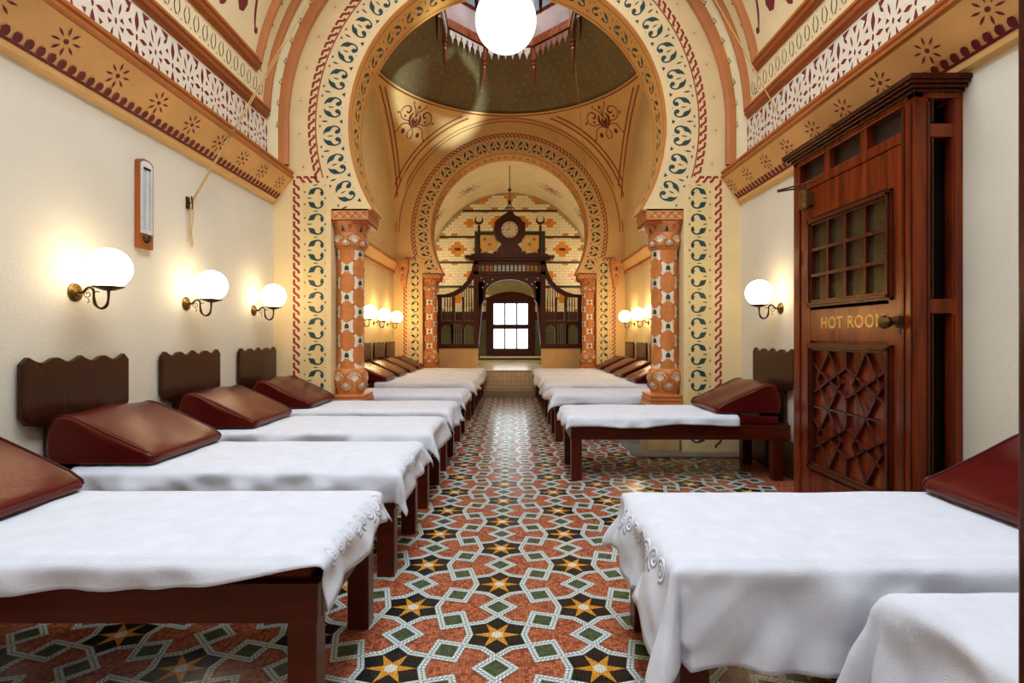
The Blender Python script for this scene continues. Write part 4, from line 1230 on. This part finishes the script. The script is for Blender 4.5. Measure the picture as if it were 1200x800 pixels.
def make_towel(loc, rotz, label, xs, hfoot, near, far, seed, res=1.0, LBX=LB, group=None, xs_far=None, swirl=False):
    """near / far = (drop at wall end, drop at foot end); near is -y local; xs start"""
    xE, yE = LBX+.006, .322
    zt = .501
    rnd = random.Random(seed); ph = [rnd.uniform(0, 6.28) for _ in range(8)]
    def drape(s, t, lift=0.0):
        a = max(0, s-xE); c = max(0, abs(t)-yE); sg = 1 if t > 0 else -1
        d = math.hypot(a, c)
        bx, by = min(s, xE), max(-yE, min(yE, t))
        w = .0035*(noise.noise(Vector((s*3+seed, t*4, 0)))+.5*noise.noise(Vector((s*9, t*7+seed, 3))))
        cr = .007*max(0, noise.noise(Vector((s*1.5+t*6+seed, t*2-s*3, 5))))
        if d == 0:
            edge = min(xE-s, yE-abs(t)); 
            return Vector((bx, by, zt+w+cr+.002+lift-(0.0 if edge > .03 else .012*((.03-edge)/.03)**2)))
        dx, dy = a/d, c/d*sg
        R = .022; ang = min(d/R, PI/2); out = R*math.sin(ang); down = R*(1-math.cos(ang))+max(0, d-R*PI/2)
        corner = min(dx*abs(dy)*2, 1)
        per = (bx*1.0 if a == 0 else 0)+(by if c == 0 else 0)+math.atan2(abs(dy), dx)*.25
        k1 = .5+.5*math.sin(per*13+ph[0]+(sg*1.3)); k2 = .5+.5*math.sin(per*31+ph[1])
        flare = down*(.17*k1+.07*k2+.03)+down*corner*.22
        dd = down*(1-.10*corner)
        rd = noise.noise(Vector((bx*4.5+by*4.5+dd*3.5+seed, dd*2.2, seed*.7)))+.5*noise.noise(Vector((bx*11-dd*6+by*9, dd*5, seed)))
        flare += .046*max(-.4, rd)*min(1, down/.06)
        return Vector((bx+dx*(out+flare+lift), by+dy*(out+flare+lift), zt-.010-dd+w))
    ns, nt = max(24, int(70*res)), max(24, int(60*res))
    b = MB(); rows = []
    S1 = xE+hfoot
    for i in range(ns+1):
        s = xs+(S1-xs)*i/ns; f = (s-xs)/(S1-xs)
        n0 = yE+near[0]+(near[1]-near[0])*f; f0 = yE+far[0]+(far[1]-far[0])*f
        row = []
        for j in range(nt+1):
            t = -n0+(n0+f0)*j/nt
            ee = .012*math.sin(t*17+ph[2])+.008*math.sin(t*5+ph[3])
            s2 = s+ee*f*f + (hfoot*.12*math.sin(t*4+ph[4])*f*f)
            t2 = t+.010*math.sin(s*8+ph[5])*(abs(2*j/nt-1)**3)
            row.append(drape(s2, t2))
        rows.append(row)
    b.grid(rows, 0, True)
    o = b.build('towel', ['towel'])
    if swirl:
        e = MB()
        k = 0; s = xE-.02
        for j in range(8):
            t = -yE+.07+j*.072
            spiral(lambda u, v: drape(u, v, .0022), e, s+hfoot*.30, t, .034, 0, 2.0, 1 if j % 2 else -1)
        i0 = len(b.v)
        off = len(o.data.vertices)
        b2 = MB(); b2.v = list(b.v)+list(e.v); b2.f = list(b.f)+[tuple(q+off for q in f) for f in e.f]; b2.m = [0]*len(b2.f); b2.sm = [True]*len(b2.f)
        bpy.data.objects.remove(o); o = b2.build('towel', ['towel'])
    so = o.modifiers.new('thickness', 'SOLIDIFY'); so.thickness = .0035; so.offset = 1
    o.location = loc; o.rotation_euler = (0, 0, rotz)
    tag(o, label, 'towel', group)
    return o
XL, XR = X0-HW, X0+HW
bed0 = make_bed(); pil0 = make_pillow(); first = True
def place(side, y, name, towel, pillow=True, res=.6, swirl=False, seed=1, pshift=0.0, dx=0.0):
    global first
    loc = ((XL if side < 0 else XR)+dx, y, 0.0); rz = 0 if side < 0 else PI
    lb, lp, lt = name
    if first:
        bed0.location = loc; bed0.rotation_euler = (0, 0, rz); bed0['label'] = lb; bed0['group'] = 'wooden day beds along both walls'
        pil0.location = (loc[0], y, .511); pil0.rotation_euler = (0, 0, rz); pil0['label'] = lp; pil0['group'] = 'burgundy wedge pillows'; first = False
    else:
        dup(bed0, loc, rz, lb, 'wooden day beds along both walls')
        if pillow: dup(pil0, (loc[0]+(pshift if side < 0 else -pshift), y, .511), rz, lp, 'burgundy wedge pillows')
    xs, hf, nr, fr = towel
    if side > 0: nr, fr = fr, nr
    make_towel(loc, rz, lt, xs, hf, nr, fr, seed, res, group='white towels on the beds', swirl=swirl)
# left row, from the camera
place(-1, 1.765, ('nearest left day bed, dark rail and front leg showing under its towel', 'red wedge pillow cut off by the left edge of the photo', 'white towel on the nearest left bed, pointed corner hanging'),
      (.34, .13, (.15, .015), (.06, .10)), res=1.3, swirl=True, seed=3)
place(-1, 2.735, ('left day bed beside the large headboard, second from the camera', 'large red-brown wedge pillow before the largest headboard', 'white towel on the second left bed with embossed swirl corner'),
      (.24, .16, (.12, .14), (.05, .12)), res=1.2, swirl=True, seed=11)
place(-1, 3.70, ('third left day bed, under the middle wall lamp', 'shiny red-brown wedge pillow under the middle left headboard', 'white towel on the third left bed'), (.24, .17, (.10, .13), (.05, .12)), seed=21, res=.9)
place(-1, 4.66, ('fourth left day bed, beside the painted arch pilaster', 'dark red wedge pillow next to the painted arch pilaster on the left', 'white towel on the fourth left bed, just before the left column'), (.24, .17, (.08, .12), (.05, .12)), seed=31, res=.8)
for i, (y, o_) in enumerate(((5.86, 'just behind the left column'), (7.28, 'first seen past the left column'), (8.08, 'second past the left column'), (8.92, 'third past the left column'), (9.74, 'farthest on the left, by the far column'))):
    place(-1, y, ('left day bed in the domed bay, '+o_, 'wedge pillow in the left domed bay, '+o_, 'towel on left bed in the domed bay, '+o_), (.45, .14+.02*(i % 2), (.10, .12), (.05, .08)), seed=41+i, pillow=(i > 0 or True), res=.5)
# right row
place(1, 1.745, ('near right day bed mostly hidden under a long white towel', 'burgundy wedge pillow at the right edge of the photo', 'large white towel hanging low over the near right bed'),
      (.20, .25, (.25, .27), (.06, .12)), res=1.4, swirl=True, seed=53)
place(1, 4.36, ('right day bed showing its long rail and legs beside the dark door', 'burgundy wedge pillow on the bed beside the dark door', 'white towel short of the rail on the bed beside the door'),
      (.44, .09, (.07, .09), (.05, .08)), res=1.0, seed=61)
for i, (y, o_) in enumerate(((5.86, 'just behind the right column'), (7.02, 'first seen past the right column'), (7.88, 'second past the right column'), (8.76, 'third past the right column'), (9.66, 'farthest on the right, by the far column'))):
    place(1, y, ('right day bed in the domed bay, '+o_, 'wedge pillow in the right domed bay, '+o_, 'towel on right bed in the domed bay, '+o_), (.45, .14+.02*(i % 2), (.10, .12), (.05, .08)), seed=71+i, res=.5)

# short couch in the right foreground, only its draped foot in view
def couch():
    t = thing('couch', 'low couch in the right foreground wholly covered by a cream towel', 'couch', (.93, .95, 0))
    b = MB(); b.box(.02, 1.16, -.29, .29, .30, .42); b.build('frame', ['bedwood'], t, bevel=.004)
    for x in (.04, 1.08):
        for s in (-1, 1):
            b = MB(); b.box(x, x+.07, s*.285, s*.215, .002, .30); b.build('leg', ['bedwood'], t)
    b = MB(); b.box(.02, 1.16, -.29, .29, .422, .485); b.build('mattress', ['leather'], t, bevel=.012)
    o = make_towel((.93+1.10, .95, -.004), PI, 'cream towel with folded corner in the bottom right foreground', .0, .30, (.12, .16), (.26, .30), 97, 1.3, LBX=1.10, group='white towels on the beds')
couch()

# ------------------------------------------------------------------ wall lamps
def make_sconce(gm='globe'):
    t = thing('wall_lamp', 'x', 'wall lamp', (0, 0, 0))
    b = MB(); b.lathe([(.001, .022), (.018, .022), (.022, .016), (.034, .014), (.038, .008), (.046, .006), (.048, .0)], 24, mp=lambda x, y, h: (h, x, y)); b.build('wall_plate', ['brass'], t)
    b = MB()
    pts = smooth_pts([(.018, 0, 0), (.045, 0, .002), (.062, 0, .022), (.082, 0, .026), (.096, 0, .010), (.098, 0, -.03), (.108, 0, -.065), (.135, 0, -.082), (.162, 0, -.068), (.172, 0, -.035), (.174, 0, .012)], 4)
    b.tube(pts, [.0055+.0025*math.sin(k*.35)**2 for k in range(len(pts))], 8)
    b.tube(smooth_pts([(.098, 0, -.002), (.115, 0, .006), (.125, 0, .001)], 4), .003, 6)
    b.build('arm', ['brass_dark'], t)
    b = MB(); sp = []
    for k in range(22):
        a = 1.2+k*.42; r = .024*(1-k/26); sp.append((.066+r*math.cos(a), 0, -.008+r*math.sin(a)))
    b.tube(sp, .0024, 6); b.tube(smooth_pts([(.066, 0, -.030), (.075, 0, -.045), (.064, 0, -.052)], 4), .0024, 6); b.build('scroll', ['brass_dark'], t)
    b = MB(); b.lathe([(.012, .008), (.030, .012), (.066, .026), (.070, .030), (.064, .032), (.030, .022), (.012, .016)], 24, mp=lambda x, y, h: (.174+x, y, h))
    for k in range(8): a = k*PI/4; b.blob(.045*math.cos(a), .045*math.sin(a), .009, lambda u, v: (.174+u, v, .0175), 1, 6)
    b.build('gallery', ['brass_dark', 'gold'], t)
    b = MB(); R = .104
    b.lathe([(R*math.sin(PI*(k+.02)/24.0), .124-R*math.cos(PI*(k+.02)/24.0)) for k in range(2, 24)]+[(.001, .124+R)], 32, mp=lambda x, y, h: (.174+x, y, h)); b.build('globe', [gm], t)
    return t
sc0 = None; sc1 = None; sc2 = None
for (side, y, lab) in ((-1, 2.735, 'lit globe wall lamp nearest on the left, above the largest headboard'), (-1, 3.67, 'middle of the three lit globe lamps on the near left wall'), (-1, 4.63, 'third lit globe lamp on the left, nearest the painted arch'),
                       (-1, 11.9, 'added fill globe on the left side wall of the clock recess, unseen behind the far arch'), (1, 11.9, 'added fill globe on the right side wall of the clock recess, unseen behind the far arch'),
                       (1, 4.28, 'lit globe lamp on the right wall beside the dark door'),
                       (-1, 7.75, 'first of the three lit globes in the left domed bay'), (-1, 8.65, 'middle of the three lit globes in the left domed bay'), (-1, 9.60, 'farthest of the three lit globes in the left domed bay'),
                       (1, 7.55, 'first of the three lit globes in the right domed bay'), (1, 8.40, 'middle of the three lit globes in the right domed bay'), (1, 9.35, 'farthest of the three lit globes in the right domed bay')):
    loc = (XL if side < 0 else XR, y, 1.325) if y < 11 else (X0+side*1.97, y, 2.6); rz = 0 if side < 0 else PI
    if y > 11 and sc2 is None: sc2 = make_sconce('globe_added_fill'); sc2.location = loc; sc2.rotation_euler = (0, 0, rz); sc2['label'] = lab; sc2['group'] = 'globe wall lamps'  # recess pair: fill lamps added out of view to brighten the end wall
    elif y > 11: dup(sc2, loc, rz, lab, 'globe wall lamps')
    elif y > 7 and sc1 is None: sc1 = make_sconce('globe_bay'); sc1.location = loc; sc1.rotation_euler = (0, 0, rz); sc1['label'] = lab; sc1['group'] = 'globe wall lamps'
    elif y > 7: dup(sc1, loc, rz, lab, 'globe wall lamps')
    elif sc0 is None: sc0 = make_sconce(); sc0.location = loc; sc0['label'] = lab; sc0['group'] = 'globe wall lamps'
    else: dup(sc0, loc, rz, lab, 'globe wall lamps')

def big_globe():
    t = thing('pendant_lamp', 'large lit white globe hanging at the top of the photo before the lantern', 'hanging lamp', (-.05, 4.6, 3.82))
    b = MB(); R = .262; b.lathe([(max(.001, R*math.sin(PI*k/32)), -R*math.cos(PI*k/32)) for k in range(33)], 48); b.build('globe', ['globe_big'], t)
    b = MB(); b.lathe([(.001, .25), (.09, .25), (.10, .27), (.06, .30), (.03, .36), (.02, .38)], 20); b.tube([(0, 0, .37), (0, 0, 1.43)], .010, 8); b.build('rod', ['brass_dark'], t)
big_globe()

# ------------------------------------------------------------------ thermometer, cords
def thermometer():
    t = thing('thermometer', 'long wall thermometer on a brown wooden back, white scale, left wall', 'thermometer', (XL, 3.23, 0))
    b = MB(); w, z0, z1 = .065, 1.63, 2.17
    out = [(-w, z0), (w, z0)]+[(w*math.cos(a), z1-.03+.03*math.sin(a)) for a in [PI*k/12 for k in range(13)]]
    b.prism(out, .0, .028, lambda u, v, d: (d, u, v)); b.build('back_board', [wood('thermometer_oak', srgb(132, 66, 28), srgb(166, 90, 42), .4)], t, recalc=True, bevel=.003)
    b = MB(); w2 = .052
    out = [(-w2, 1.72), (w2, 1.72)]+[(w2*math.cos(a), z1-.04+.028*math.sin(a)) for a in [PI*k/12 for k in range(13)]]
    b.prism(out, .0285, .031, lambda u, v, d: (d, u, v), 0)
    f = lambda u, v: (.0325, u, v)
    for k in range(30):
        z = 1.75+k*.0118
        for s in (-1, 1): b.stroke([(s*.012, z, .002), (s*(.034 if k % 5 else .045), z, .002)], f, 1, 1)
    b.build('scale', ['scale_white', 'black'], t)
    b = MB(); b.tube([(.036, 0, 1.70), (.036, 0, 2.10)], .004, 8); b.build('tube', ['scale_white'], t)
    b = MB(); b.lathe([(.001, .052), (.020, .048), (.028, .034), (.028, .028)], 16, mp=lambda x, y, h: (h, y, 1.69+x)); b.build('bulb_guard', ['brass_dark'], t); b = MB(); b.box(.03, .036, -.03, .03, 2.105, 2.118); b.build('clip', ['brass_dark'], t)
thermometer()
def cords():
    t = thing('cord_cleat', 'small brass wall cleat with looped sash cord, left wall', 'cord', (XL, 3.68, 2.02))
    b = MB(); b.box(0, .012, -.015, .015, -.04, .04); b.tube([(.012, 0, 0), (.035, 0, 0)], .007, 8); b.tube([(.032, 0, -.045), (.038, 0, 0), (.032, 0, .045)], .006, 8); b.build('cleat', ['brass_dark'], t)
    b = MB()
    a = Vector((.036, 0, .02)); e = Vector((-1.63-XL, 4.68-3.68, 4.33-2.02))
    for q in (0, 1):
        off = Vector((0, .03*q, .0)); c0 = Vector((.036, .012*q, .02))
        b.tube([c0, (c0+e)/2+off*.6+Vector((0, 0, -.01)), e+off], .0042, 6)
    b.tube(smooth_pts([(.036, -.006, .0), (.030, -.014, -.12), (.026, -.006, -.22), (.026, .012, -.30), (.026, .022, -.26), (.028, .006, -.20), (.032, .016, -.1), (.036, .008, 0)], 5), .0042, 6)
    b.build('cord', ['cord'], t)
    b = MB(); b.tube([(2.13, 3.98, 2.50), (1.88, 4.33, 3.43), (1.62, 4.68, 4.34)], .0045, 6); tag(b.build('sash_cord', ['cord']), 'slanting cord above the dark door, crossing the right cornice', 'cord')
    b = MB(); b.tube([(.80, 7.95, 6.5), (1.44, 10.1, 4.0)], .006, 6); tag(b.build('lantern_cord', ['cord']), 'thin cord running from the lantern down to the right of the far arch', 'cord')
cords()
